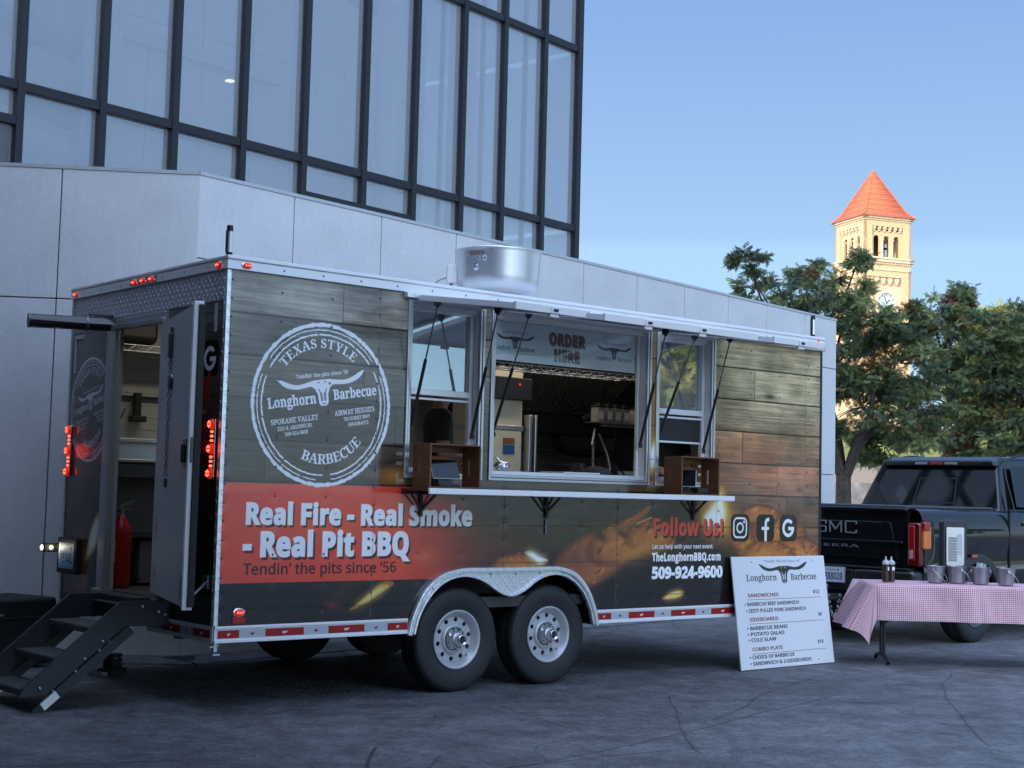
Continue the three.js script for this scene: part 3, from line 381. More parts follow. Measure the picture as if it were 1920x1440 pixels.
const bottomAt = (x) => { if (x <= arch[0].x || x >= arch[72].x) return YB; let y = YB; for (let i = 0; i < 72; i++) if (x >= arch[i].x && x <= arch[i + 1].x) { y = lerp(arch[i].y, arch[i + 1].y, (x - arch[i].x) / (arch[i + 1].x - arch[i].x || 1)); break; } return Math.max(YB, y); };
const WINS = [[1.525, 2.205, 1.62, 2.905], [2.325, 4.03, 1.62, 2.905], [4.145, 4.835, 1.62, 2.905]];
// side skin: one sheet per panel, windows and wheel arch cut out
const seams = [0.0, 1.25, 2.47, 3.69, 4.91, 6.13, TL];
for (let k = 0; k < seams.length - 1; k++) {
  const a = seams[k] + 0.0022, b = seams[k + 1] - 0.0022, xs = new Set([a, b]);
  for (const w of WINS) for (const q of [w[0], w[1]]) if (q > a && q < b) xs.add(q); for (const p of arch) if (p.x > a && p.x < b) xs.add(p.x);
  const X = [...xs].sort((p, q) => p - q), list = [], upper = [];
  for (let i = 0; i < X.length - 1; i++) {
    const x0 = X[i], x1 = X[i + 1], mid = (x0 + x1) / 2; let spans = [[null, YT]];
    for (const w of WINS) if (mid > w[0] && mid < w[1]) spans = [[null, w[2]], [w[3], YT]];
    for (const s of spans) { const y0 = s[0] ?? bottomAt(x0), y1 = s[0] ?? bottomAt(x1), f = (x, y) => [x, y, 0, x / TL, (y - YB) / (YT - YB)]; (s[0] ? upper : list).push([f(x0, y0), f(x1, y1), f(x1, s[1]), f(x0, s[1])]); }
  }
  P('side_panel', quads(list), wrapMat); if (upper.length) P('header_panel', quads(upper), wrapMat);
}
// shell behind the skin (walls, floor, roof) with the same openings
{
  const t0 = -0.045, t1 = -0.004, wall = [], xs = [0.01, ...WINS.flatMap((w) => [w[0], w[1]]), TL - 0.01];
  for (let i = 0; i < xs.length - 1; i++) if (i % 2 === 0) wall.push(bx(xs[i], xs[i + 1], 0.95, 2.94, t0, t1)); else wall.push(bx(xs[i], xs[i + 1], 0.95, 1.62, t0, t1), bx(xs[i], xs[i + 1], 2.905, 2.94, t0, t1));
  wall.push(bx(0.01, 1.56, 0.58, 0.949, t0, t1), bx(3.48, TL - 0.01, 0.58, 0.949, t0, t1), bx(0.02, TL, 0.58, 2.94, -TW + 0.004, -TW + 0.045), bx(TL - 0.045, TL - 0.004, 0.58, 2.94, -TW + 0.046, -0.046));
  wall.push(bx(0.004, 0.04, 0.58, 2.94, -TW + 0.046, -1.64), bx(0.004, 0.04, 0.58, 2.94, -0.86, -0.046), bx(0.004, 0.04, 2.66, 2.94, -1.639, -0.861));
  P('inner_wall', wall, M.interior); P('floor', bx(0.03, TL - 0.03, 0.62, 0.7, -TW + 0.05, -0.05), M.floorMat); P('ceiling', bx(0.041, TL - 0.046, 2.86, 2.9, -TW + 0.046, -0.046), M.white);
  P('roof', bx(0.01, TL - 0.01, 2.95, 3.035, -TW + 0.01, -0.01), M.white);
  P('front_wall', bx(TL - 0.003, TL + 0.004, 0.58, 2.95, -TW + 0.01, -0.01), M.black); P('far_side_wall', bx(0.0, TL, 0.57, 2.955, -TW - 0.004, -TW + 0.002), M.black);
}
// rivets
{
  const g0 = new THREE.SphereGeometry(0.0085, 7, 4, 0, 2 * PI, 0, PI / 2).rotateX(PI / 2), list = [];
  for (const [x, y] of rivetSpots) if (y > bottomAt(x) + 0.06) list.push(g0.clone().translate(x, y, 0.0));
  P('rivet', list, M.steelDark, trailer, null, 'stuff');
}
// base rail with reflective tape
{
  for (const [a, b] of [[-0.005, 1.575], [3.462, TL]]) P('base_rail', bx(a, b, 0.462, 0.568, -0.04, 0.012), M.whiteTrim);
  for (const [a, b, c, d] of [[-0.006, 1.57, 0.551, 0.571], [3.465, TL, 0.551, 0.571], [-0.006, 1.57, 0.459, 0.481], [3.465, TL, 0.459, 0.481]]) P('rail_lip', rbx(a, b, c, d, 0.0121, 0.022, 0.004), M.whiteTrim);
  const tape = (base, ink) => mat({ roughness: 0.25, metalness: 0.1, map: canvasTex(256, 48, (c, w, h) => { c.fillStyle = base; c.fillRect(0, 0, w, h); c.save(); c.translate(w / 2, 26); c.scale(0.8, 0.8); c.fillStyle = ink; c.beginPath(); c.moveTo(-26, 2); c.quadraticCurveTo(-14, -16, -2, -6); c.quadraticCurveTo(10, -18, 24, -6); c.lineTo(18, 4); c.quadraticCurveTo(8, 2, 4, 10); c.lineTo(-10, 12); c.quadraticCurveTo(-14, 4, -26, 2); c.fill(); c.restore(); }) });
  const tr = tape('#a01d1c', '#d8d8da'), tw = tape('#b9bfc8', '#8c1f1e');
  const seg = (x0, x1) => { let x = x0, redTurn = true, first = true; while (x < x1 - 0.03) { const L = Math.min(redTurn ? (first ? 0.16 : 0.305) : 0.2, x1 - x), g = new THREE.PlaneGeometry(L, 0.052).translate(x + L / 2, 0.5165, 0.0165); P('reflective_tape', g, redTurn ? tr : tw); x += L; redTurn = !redTurn; first = false; } };
  seg(0.02, 1.57); seg(3.47, TL - 0.02);
  for (const [a, b] of [[-TW, -1.66], [-0.95, -0.0055]]) P('rear_rail', bx(-0.012, 0.03, 0.462, 0.568, a, b), M.whiteTrim);
  for (const [z0, z1, rd] of [[-2.46, -2.3, 1], [-2.3, -2.1, 0], [-2.1, -1.8, 1], [-0.93, -0.72, 0], [-0.72, -0.44, 1], [-0.44, -0.26, 0], [-0.26, -0.03, 1]]) P('reflective_tape', new THREE.PlaneGeometry(z1 - z0, 0.052).rotateY(-PI / 2).translate(-0.0155, 0.5165, (z0 + z1) / 2), rd ? tr : tw);
}
// fender of diamond plate
{
  const wide = (pts, d) => pts.map((p, i) => { const a = pts[Math.max(0, i - 1)], b = pts[Math.min(pts.length - 1, i + 1)], t = V().subVectors(b, a).normalize(); return V(p.x + t.y * d, p.y - t.x * d, 0); });
  const ring = (o, i) => poly([...o.map((p) => [p.x, p.y]), ...[...i].reverse().map((p) => [p.x, p.y])]);
  const f = P('fender', metreUV(ext(ring(arch, archIn), 0.008).translate(0, 0, 0.004)), M.diamond);
  P('outer_lip', metreUV(ext(ring(arch, wide(arch, 0.034)), 0.034, 0.004).translate(0, 0, 0.0121)), M.diamond, f); P('inner_lip', metreUV(ext(ring(wide(archIn, -0.016), archIn), 0.03, 0.004).translate(0, 0, 0.0121)), M.diamond, f);
  const lug = (k) => new THREE.OctahedronGeometry(1).scale(0.0125, 0.0032, 0.0032).rotateZ(k * PI / 4), inside = (x, y) => { const top = (pts) => { for (let i = 0; i < pts.length - 1; i++) if (x >= pts[i].x && x <= pts[i + 1].x) return lerp(pts[i].y, pts[i + 1].y, (x - pts[i].x) / (pts[i + 1].x - pts[i].x || 1)); return -1; }; return y < top(arch) - 0.045 && y > top(archIn) + 0.024; }, lugs = [];
  for (let i = 0; i < 80; i++) for (let j = 0; j < 20; j++) { const x = 1.62 + i * 0.0235, y = 0.5 + j * 0.0235; if (inside(x, y)) lugs.push(lug((i + j) & 1 ? 1 : -1).translate(x, y, 0.0125)); }
  P('tread_lug', lugs, M.alu, f, null, 'stuff');
  P('fender_screw', [0.1, 0.22, 0.34, 0.44, 0.52, 0.6, 0.7, 0.82, 0.92].map((t) => { const p = wide(arch, 0.05)[Math.floor(t * 72)]; return new THREE.SphereGeometry(0.007, 7, 5).translate(p.x, p.y, 0.014); }), M.steelDark, f, null, 'stuff');
  const shell = []; for (let i = 0; i < 72; i++) { const a = arch[i], b = arch[i + 1]; shell.push([[a.x, a.y, 0.003], [a.x, a.y, -0.4], [b.x, b.y, -0.4], [b.x, b.y, 0.003]]); }
  P('wheel_well', [quads(shell), ext(ring(arch, [V(3.475, 0.44, 0), V(1.565, 0.44, 0)].reverse()), 0.01).translate(0, 0, -0.41)], M.black);
}
// wheels
const tread = canvasTex(512, 128, (c, w, h) => { c.fillStyle = '#fff'; c.fillRect(0, 0, w, h); c.fillStyle = '#000'; for (const y of [20, 48, 76, 104]) c.fillRect(0, y, w, 5); for (let i = 0; i < 32; i++) { c.save(); c.translate(i * 16, 0); c.fillRect(0, 0, 4, 22); c.fillRect(8, 104, 4, 24); c.fillRect(3, 50, 3, 26); c.restore(); } }, false);
const treadMat = mat({ color: lin(0.016, 0.016, 0.017), roughness: 0.75, bumpMap: rep(tread, 3, 1), bumpScale: 0.008 });
const sideRub = canvasTex(1024, 1024, (c, w) => { c.fillStyle = '#808080'; c.fillRect(0, 0, w, w); c.strokeStyle = '#a8a8a8'; for (const r of [300, 345, 410, 470]) { c.lineWidth = 5; c.beginPath(); c.arc(512, 512, r, 0, 7); c.stroke(); } arcTxt(c, 'RADIAL   TRAILER', 512, 512, 365, -0.7, 0.7, 30, SB, '#d0d0d0'); arcTxt(c, 'LOAD RANGE   ST', 512, 512, 365, PI - 0.7, PI + 0.7, 30, SB, '#d0d0d0'); for (let i = 0; i < 120; i++) { c.save(); c.translate(512, 512); c.rotate(i / 120 * 2 * PI); c.fillStyle = '#606060'; c.fillRect(478, -5, 30, 9); c.restore(); } }, false);
const sideRubMat = mat({ color: lin(0.018, 0.019, 0.021), roughness: 0.6, bumpMap: sideRub, bumpScale: 0.006 });
function wheel(parent, x, y, z, R, w, rimR, dir = 1, rimMat = M.rim) { // outer face towards +z*dir
  const g = new THREE.Group(); g.name = 'wheel'; g.position.set(x, y, z); if (dir < 0) g.rotation.y = PI; parent.add(g);
  const prof = [[rimR, -w * 0.42], [R * 0.86, -w * 0.5], [R * 0.955, -w * 0.44], [R, -w * 0.34], [R, w * 0.34], [R * 0.985, w * 0.4], [R * 0.955, w * 0.44]];
  P('tyre', [lathe(prof, 72).rotateX(PI / 2)], treadMat, g);
  const sw = lathe([[R * 0.955, w * 0.44], [R * 0.91, w * 0.485], [R * 0.8, w * 0.5], [R * 0.7, w * 0.485], [rimR + 0.004, w * 0.43], [rimR - 0.006, w * 0.38]], 72).rotateX(PI / 2); const p = sw.attributes.position, uv = sw.attributes.uv; for (let i = 0; i < p.count; i++) uv.setXY(i, 0.5 + p.getX(i) / R / 2, 0.5 + p.getY(i) / R / 2); P('sidewall', sw, sideRubMat, g);
  P('rim', [lathe([[rimR - 0.008, -w * 0.4], [rimR - 0.03, -w * 0.1], [rimR - 0.026, w * 0.2], [rimR - 0.012, w * 0.36], [rimR + 0.006, w * 0.4], [rimR + 0.009, w * 0.46], [rimR - 0.004, w * 0.47], [rimR - 0.02, w * 0.4], [rimR - 0.034, w * 0.33], [rimR - 0.046, w * 0.27], [rimR - 0.05, w * 0.19]], 56).rotateX(PI / 2)], rimMat, g);
  const hub = poly(Array.from({ length: 48 }, (_, i) => [(rimR - 0.047) * Math.cos(i / 48 * 2 * PI), (rimR - 0.047) * Math.sin(i / 48 * 2 * PI)]), Array.from({ length: 10 }, (_, k) => Array.from({ length: 14 }, (_, i) => { const a = k / 10 * 2 * PI + 0.2, q = -i / 14 * 2 * PI, rr0 = rimR * 0.69; return [rr0 * Math.cos(a) + rimR * 0.085 * Math.cos(q), rr0 * Math.sin(a) + rimR * 0.085 * Math.sin(q)]; })));
  P('wheel_disc', [ext(hub, 0.014).translate(0, 0, w * 0.2), lathe([[rimR * 0.56, 0], [rimR * 0.54, 0.014], [rimR * 0.47, 0.022], [rimR * 0.44, 0.018]], 40).rotateX(PI / 2).translate(0, 0, w * 0.2 + 0.012)], rimMat, g);
  P('hub', [lathe([[rimR * 0.4, 0], [rimR * 0.38, 0.02], [rimR * 0.3, 0.035], [rimR * 0.27, 0.06], [rimR * 0.24, 0.075], [0.001, 0.076]], 32).rotateX(PI / 2).translate(0, 0, w * 0.2 + 0.01)], M.steel, g);
  P('wheel_nut', Array.from({ length: 8 }, (_, i) => new THREE.CylinderGeometry(0.011, 0.012, 0.03, 6).rotateX(PI / 2).translate(rimR * 0.34 * Math.cos(i / 4 * PI + 0.2), rimR * 0.34 * Math.sin(i / 4 * PI + 0.2), w * 0.2 + 0.038)), M.chrome, g);
  P('hub_cap', lathe([[rimR * 0.22, 0], [rimR * 0.22, 0.045], [rimR * 0.2, 0.06], [rimR * 0.15, 0.062], [rimR * 0.13, 0.045], [0.001, 0.045]], 28).rotateX(PI / 2).translate(0, 0, w * 0.2 + 0.07), M.chrome, g);
  P('hub_bore', new THREE.CylinderGeometry(rimR * 0.12, rimR * 0.12, 0.004, 20).rotateX(PI / 2).translate(0, 0, w * 0.2 + 0.119), M.black, g);
  P('brake_drum', new THREE.CylinderGeometry(rimR - 0.06, rimR - 0.06, w * 0.3, 28).rotateX(PI / 2).translate(0, 0, -w * 0.14), M.black, g);
  P('valve', rod(V(rimR * 0.55, -rimR * 0.54, w * 0.22), V(rimR * 0.57, -rimR * 0.56, w * 0.36), 0.005, 0.004, 8), M.steel, g);
  return g;
}
for (const x of [2.07, 2.99]) { wheel(trailer, x, 0.39, -0.14, 0.39, 0.235, 0.214); wheel(trailer, x, 0.39, -TW + 0.16, 0.39, 0.235, 0.214, -1); P('axle', rod(V(x, 0.39, -0.26), V(x, 0.39, -TW + 0.28), 0.045), M.black); }
P('chassis', [bx(0.03, TL, 0.44, 0.6, -0.62, -0.52), bx(0.03, TL, 0.44, 0.6, -TW + 0.52, -TW + 0.62), ...[0.2, 1.0, 4.2, 5.4, 6.2].map((x) => bx(x, x + 0.08, 0.47, 0.6, -TW + 0.03, -0.05)), bx(TL, TL + 1.3, 0.46, 0.56, -1.5, -1.4), bx(TL, TL + 1.3, 0.46, 0.56, -1.1, -1.0), rod(V(1.3, 0.45, -0.6), V(3.8, 0.45, -0.6), 0.03)], M.black);
// roof edge extrusions, corner trims, marker posts
P('roof_rail', [rbx(-0.02, TL + 0.02, 2.957, 3.022, -0.02, 0.02, 0.005), rbx(-0.024, TL + 0.024, 3.0225, 3.05, -0.03, 0.028, 0.008), rbx(-0.02, 0.02, 2.957, 3.022, -TW - 0.02, -0.0205, 0.005), rbx(-0.024, 0.028, 3.0225, 3.05, -TW - 0.02, -0.0305, 0.008)], M.whiteTrim);
P('rail_screw', Array.from({ length: 20 }, (_, i) => new THREE.SphereGeometry(0.007, 7, 5).translate(0.1 + i * 0.32, 2.99, 0.02)).concat(Array.from({ length: 7 }, (_, i) => new THREE.SphereGeometry(0.007, 7, 5).translate(-0.02, 2.99, -0.25 - i * 0.34))), M.steelDark, trailer, null, 'stuff');
P('corner_trim', metreUV(rbx(-0.012, 0.022, 0.572, 2.955, -0.03, 0.008, 0.004)), M.diamond); P('corner_trim', rbx(-0.01, 0.03, 0.572, 2.955, -TW - 0.008, -TW + 0.03, 0.004), M.frame); P('corner_trim', rbx(TL - 0.02, TL + 0.01, 0.572, 2.955, -0.03, 0.006, 0.004), M.black);
P('drip_rail', [metreUV(rbx(1.45, TL, 2.915, 2.953, 0.003, 0.05, 0.006)), metreUV(bar(V(1.45, 2.935, 0.052), V(TL, 2.935, 0.052), 0.004, 0.034))], M.diamond);
for (const x of [0.01, 6.25]) { const g = new THREE.Group(); g.name = 'marker_post'; g.position.set(x, 3.05, -0.02); trailer.add(g); P('post_tube', rod(V(0, 0, 0), V(0, 0.19, 0), 0.02, 0.02, 14), M.alu, g); P('post_cap', [rod(V(0, 0.165, 0), V(0, 0.205, 0), 0.0225, 0.0215, 14), rod(V(0, 0, 0), V(0, 0.022, 0), 0.0225, 0.0225, 14), bx(-0.024, -0.012, 0.02, 0.17, -0.012, 0.012)], M.black, g); }
// serving windows
const mirrorGlass = phys({ color: lin(0.66, 0.74, 0.76), metalness: 0.72, roughness: 0.015, transmission: 1, thickness: 0 }), clearGlass = phys({ color: lin(0.92, 0.95, 0.95), roughness: 0.015, transmission: 1, thickness: 0, ior: 1.5 });
const screenMat = mat({ color: lin(0.03, 0.03, 0.033), roughness: 0.6, transparent: true, opacity: 0.82 });
WINS.forEach(([x0, x1, y0, y1], i) => {
  const g = new THREE.Group(); g.name = 'serving_window'; trailer.add(g);
  const fr = (a, b, c, d, z0, z1, t) => [rbx(a, a + t, c, d, z0, z1, 0.004), rbx(b - t, b, c, d, z0, z1, 0.004), rbx(a + t, b - t, d - t, d, z0, z1, 0.004), rbx(a + t, b - t, c, c + t, z0, z1, 0.004)];
  P('outer_frame', [...fr(x0 - 0.028, x1 + 0.028, y0 - 0.028, y1 + 0.005, -0.004, 0.014, 0.022), ...fr(x0 - 0.002, x1 + 0.002, y0 - 0.002, y1 + 0.002, -0.02, 0.008, 0.02)], M.frame, g);
  P('jamb', fr(x0 + 0.002, x1 - 0.002, y0 + 0.002, y1 - 0.002, -0.125, -0.021, 0.016), M.whiteTrim, g);
  if (i !== 1) {
    P('sash', [...fr(x0 + 0.02, x1 - 0.02, y0 + 0.02, y1 - 0.03, -0.115, -0.075, 0.032), rbx(x0 + 0.05, x1 - 0.05, 2.215, 2.262, -0.112, -0.07, 0.005), rbx(x0 + 0.05, x1 - 0.05, 2.18, 2.198, -0.108, -0.08, 0.004)], M.whiteTrim, g);
    P('upper_pane', bx(x0 + 0.05, x1 - 0.05, 2.255, y1 - 0.06, -0.095, -0.089), mirrorGlass, g);
    if (i === 2) { P('screen', bx(x0 + 0.052, x1 - 0.052, 1.985, 2.185, -0.1, -0.097), screenMat, g); P('screen_bar', rbx(x0 + 0.05, x1 - 0.05, 1.968, 1.986, -0.106, -0.09, 0.004), M.whiteTrim, g); }
    P('sill', rbx(x0 + 0.02, x1 - 0.02, y0 + 0.019, y0 + 0.05, -0.16, -0.05, 0.005), M.whiteTrim, g);
  } else {
    P('sash', fr(x0 + 0.02, x1 - 0.02, y0 + 0.018, y1 - 0.02, -0.115, -0.085, 0.026), M.whiteTrim, g);
    P('upper_pane', bx(x0 + 0.045, x1 - 0.045, 2.54, y1 - 0.045, -0.1, -0.094), clearGlass, g);
    P('order_sign', [bx(x0 + 0.047, x1 - 0.047, 2.542, y1 - 0.05, -0.125, -0.121)], M.white, g);
    const s = new THREE.PlaneGeometry(x1 - x0 - 0.1, y1 - 0.052 - 2.545).translate((x0 + x1) / 2, (2.545 + y1 - 0.052) / 2, -0.1185); P('sign_print', s, mat({ map: signTex, roughness: 0.35 }), g, 'white ORDER HERE sign with steer skulls behind the upper glass');
    P('counter', rbx(x0 + 0.02, x1 - 0.02, y0 + 0.019, y0 + 0.05, -0.5, -0.05, 0.006), M.alu, g);
  }
});
// lift-up flaps over the windows and their gas struts
[[1.56, 2.215], [2.4, 4.075], [4.275, 4.905]].forEach(([x0, x1]) => {
  const g = new THREE.Group(); g.name = 'window_flap'; g.position.set(0, 2.93, 0.01); g.rotation.x = 0.134; trailer.add(g); const w = 1.16;
  P('flap_panel', bx(x0, x1, -0.004, 0.02, 0.0, w - 0.03), phys({ color: lin(0.5, 0.51, 0.53), roughness: 0.16, metalness: 0.35 }), g);
  P('flap_frame', [rbx(x0, x1, -0.025, 0.03, w - 0.03, w, 0.005), rbx(x0 - 0.002, x0 + 0.045, -0.024, 0.021, 0.03, w - 0.031, 0.004), rbx(x1 - 0.045, x1 + 0.002, -0.024, 0.021, 0.03, w - 0.031, 0.004), rbx(x0, x1, -0.022, 0.022, 0.0, 0.03, 0.004)], M.whiteTrim, g);
  for (const k of x1 - x0 > 1 ? [0.27, 0.62] : [0.55]) { const l = P('latch', [rbx(lerp(x0, x1, k) - 0.045, lerp(x0, x1, k) + 0.045, -0.022, 0.022, w + 0.0001, w + 0.008, 0.004), rbx(lerp(x0, x1, k) - 0.04, lerp(x0, x1, k) + 0.04, -0.05, -0.0255, w - 0.03, w - 0.002, 0.004)], M.white, g); P('latch_hole', rbx(lerp(x0, x1, k) - 0.022, lerp(x0, x1, k) + 0.022, -0.01, 0.01, w + 0.0082, w + 0.0095, 0.0005, 1), M.black, l); }
  P('flap_seal', bx(x0 + 0.05, x1 - 0.05, -0.0085, -0.0045, 0.2, 0.215), M.black, g);
});
for (const [a, b] of [[V(1.576, 1.97, -0.028), V(1.571, 2.85, 0.26)], [V(2.152, 1.937, -0.028), V(2.141, 2.85, 0.26)], [V(2.361, 1.967, -0.028), V(2.44, 2.85, 0.27)], [V(3.97, 1.943, -0.028), V(3.955, 2.85, 0.26)], [V(4.199, 2.03, -0.028), V(4.3, 2.84, 0.27)], [V(4.757, 1.924, -0.028), V(4.735, 2.86, 0.28)]]) {
  const g = new THREE.Group(); g.name = 'gas_strut'; trailer.add(g); const mid = a.clone().lerp(b, 0.56); P('strut_body', rod(a, mid, 0.0125, 0.0125, 12), M.black, g); P('strut_rod', rod(mid, b, 0.006, 0.006, 8), M.steelDark, g); P('strut_end', [new THREE.SphereGeometry(0.017, 10, 8).translate(b.x, b.y, b.z), rbx(b.x - 0.012, b.x + 0.012, b.y, b.y + 0.045, b.z - 0.03, b.z + 0.03, 0.004), new THREE.SphereGeometry(0.016, 10, 8).translate(a.x, a.y, a.z), rbx(a.x - 0.02, a.x + 0.02, a.y - 0.035, a.y - 0.002, a.z - 0.002, a.z + 0.012, 0.004)], M.black, g);
}
// serving shelf with folding brackets
P('serving_shelf', [rbx(1.475, 4.735, 1.5, 1.52, 0.0165, 0.34, 0.003)], mat({ map: rep(gradWood, 1.2), color: lin(0.35, 0.3, 0.28), roughness: 0.5 }));
P('shelf_edge', rbx(1.472, 4.738, 1.478, 1.522, 0.341, 0.362, 0.006), M.whiteTrim);
for (const x of [1.66, 2.9, 4.6]) { const g = new THREE.Group(); g.name = 'shelf_bracket'; trailer.add(g); P('bracket_arm', [rbx(x - 0.012, x + 0.012, 1.475, 1.498, 0.012, 0.3, 0.003), rbx(x - 0.19, x + 0.19, 1.474, 1.496, 0.03, 0.06, 0.003)], M.black, g); P('bracket_post', [rbx(x - 0.014, x + 0.014, 1.31, 1.474, 0.002, 0.02, 0.003), bar(V(x, 1.35, 0.02), V(x - 0.115, 1.478, 0.045), 0.013, 0.013), bar(V(x, 1.35, 0.02), V(x + 0.115, 1.478, 0.045), 0.013, 0.013), bar(V(x, 1.37, 0.02), V(x + 0.05, 1.478, 0.12), 0.012, 0.012)], M.black, g); if (x === 2.9) P('hanging_latch', rbx(x - 0.012, x + 0.012, 1.18, 1.3, 0.002, 0.012, 0.003), M.steelDark, g); }
// marker lamps
const redGlow = mat({ color: lin(0.5, 0.03, 0.02), emissive: 0xff2414, emissiveIntensity: 0.22, roughness: 0.2 }), dot = mat({ color: 0xff8866, emissive: 0xff5a40, emissiveIntensity: 1.5 }), lens = mat({ color: lin(0.35, 0.01, 0.01), roughness: 0.2, emissive: 0xff1810, emissiveIntensity: 0.12 });
function marker(x, y, z, rotY, rx, ry) { const g = new THREE.Group(); g.name = 'marker_lamp'; g.position.set(x, y, z); g.rotation.y = rotY; trailer.add(g); P('lamp_rim', new THREE.SphereGeometry(1, 20, 10, 0, 2 * PI, 0, PI / 2).rotateX(PI / 2).scale(rx * 1.2, ry * 1.2, 0.008), M.chrome, g); P('lens', new THREE.SphereGeometry(1, 20, 10, 0, 2 * PI, 0, PI / 2).rotateX(PI / 2).scale(rx, ry, 0.017), redGlow, g); P('diode', [-0.4, 0, 0.4].map((k) => new THREE.SphereGeometry(Math.min(rx, ry) * 0.26, 8, 6).translate(k * rx, 0, 0.016)), dot, g); }
marker(0.125, 2.99, 0.021, 0, 0.034, 0.02); marker(0.18, 0.655, 0.001, 0, 0.04, 0.027); marker(-0.021, 2.99, -0.1, -PI / 2, 0.03, 0.026); marker(-0.021, 2.99, -2.42, -PI / 2, 0.03, 0.026); for (const z of [-1.1, -1.24, -1.38]) marker(-0.021, 2.99, z, -PI / 2, 0.03, 0.024);
P('lamp_bar', rbx(-0.0215, -0.0195, 2.968, 3.012, -1.45, -1.02, 0.0009, 1), M.chrome); marker(6.28, 3.0, 0.021, 0, 0.03, 0.018);
P('reflector', rbx(0.13, 0.225, 0.585, 0.625, 0.001, 0.008, 0.003), M.red);
// tail lamps
for (const z of [-0.095, -2.415]) {
  const g = new THREE.Group(); g.name = 'tail_lamp'; g.position.set(-0.004, 1.745, z); trailer.add(g); P('lamp_base', rbx(-0.02, 0.0, -0.2, 0.2, -0.035, 0.035, 0.008), M.chrome, g);
  const ln = []; for (const y of [-0.165, 0, 0.165]) ln.push(new THREE.SphereGeometry(1, 18, 10).scale(0.022, 0.036, 0.034).translate(-0.022, y, 0)); P('lens', ln, redGlow, g);
  const ds = []; for (const y of [-0.165, 0, 0.165]) for (let k = 0; k < 6; k++) ds.push(new THREE.SphereGeometry(0.0065, 8, 6).translate(-0.044, y + 0.018 * Math.cos(k / 3 * PI), 0.016 * Math.sin(k / 3 * PI))); for (const y of [-0.115, -0.085, -0.055, 0.055, 0.085, 0.115]) ds.push(new THREE.SphereGeometry(0.009, 8, 6).translate(-0.024, y, 0)); P('diode', ds, dot, g);
  const l = new THREE.PointLight(0xff1a10, 0.008, 3); l.position.set(-0.085, 1.745, z); l.shadow.radius = 3; l.castShadow = true; l.name = 'tail_lamp_light'; trailer.add(l);
}
// rear wall sheets, header, door frame
{
  const f = (z, y) => [-0.002, y, z, (z + RW) / RW, (y - YB) / (YT - YB)], q = (z0, z1, y0, y1) => [f(z0, y0), f(z1, y0), f(z1, y1), f(z0, y1)];
  P('rear_panel', quads([q(-2.47, -1.785, YB, 2.745)]), rearMat); P('rear_panel', quads([q(-0.83, -0.032, YB, 2.745)]), rearMat);
  P('header_plate', metreUV(rbx(-0.008, 0.002, 2.748, 2.955, -2.46, -0.034, 0.002, 1)), mat({ color: lin(0.5, 0.52, 0.55), metalness: 0.4, roughness: 0.42, bumpMap: rep(diamond, 5), bumpScale: 0.004 }));
  { const hl = []; for (let i = 0; i < 78; i++) for (let j = 0; j < 6; j++) hl.push(new THREE.OctahedronGeometry(1).scale(0.003, 0.003, 0.012).rotateX(((i + j) & 1 ? 1 : -1) * PI / 4).translate(-0.0085, 2.765 + j * 0.034, -2.43 + i * 0.031)); P('tread_lug', hl, M.alu, trailer, null, 'stuff'); }
  P('door_frame', [rbx(-0.035, 0.004, 0.66, 2.7, -1.78, -1.63, 0.006), rbx(-0.05, 0.0, 0.66, 2.69, -1.69, -1.625, 0.006), rbx(-0.035, 0.004, 2.665, 2.735, -1.6299, -0.83, 0.006), rbx(-0.05, 0.0, 2.66, 2.69, -1.624, -0.84, 0.004), rbx(-0.03, 0.004, 0.66, 2.664, -0.885, -0.832, 0.006)], M.frame);
  P('frame_hinge', [rbx(-0.06, -0.0, 0.67, 0.71, -1.8, -1.66, 0.004), rbx(-0.06, -0.0, 0.64, 0.675, -0.86, -0.72, 0.004)], M.steel);
  P('threshold', rbx(-0.16, 0.0, 0.655, 0.7, -1.62, -0.9, 0.006), M.stepGrey);
  for (const q of [[bx(-0.012, -0.0025, 2.36, 2.66, -2.42, -2.39), bx(-0.012, -0.0025, 2.63, 2.66, -2.389, -2.25)], [bx(-0.012, -0.0025, 2.54, 2.735, -0.15, -0.12)]]) P('white_bracket', q, mat({ color: lin(0.45, 0.46, 0.48), roughness: 0.5 }));
}
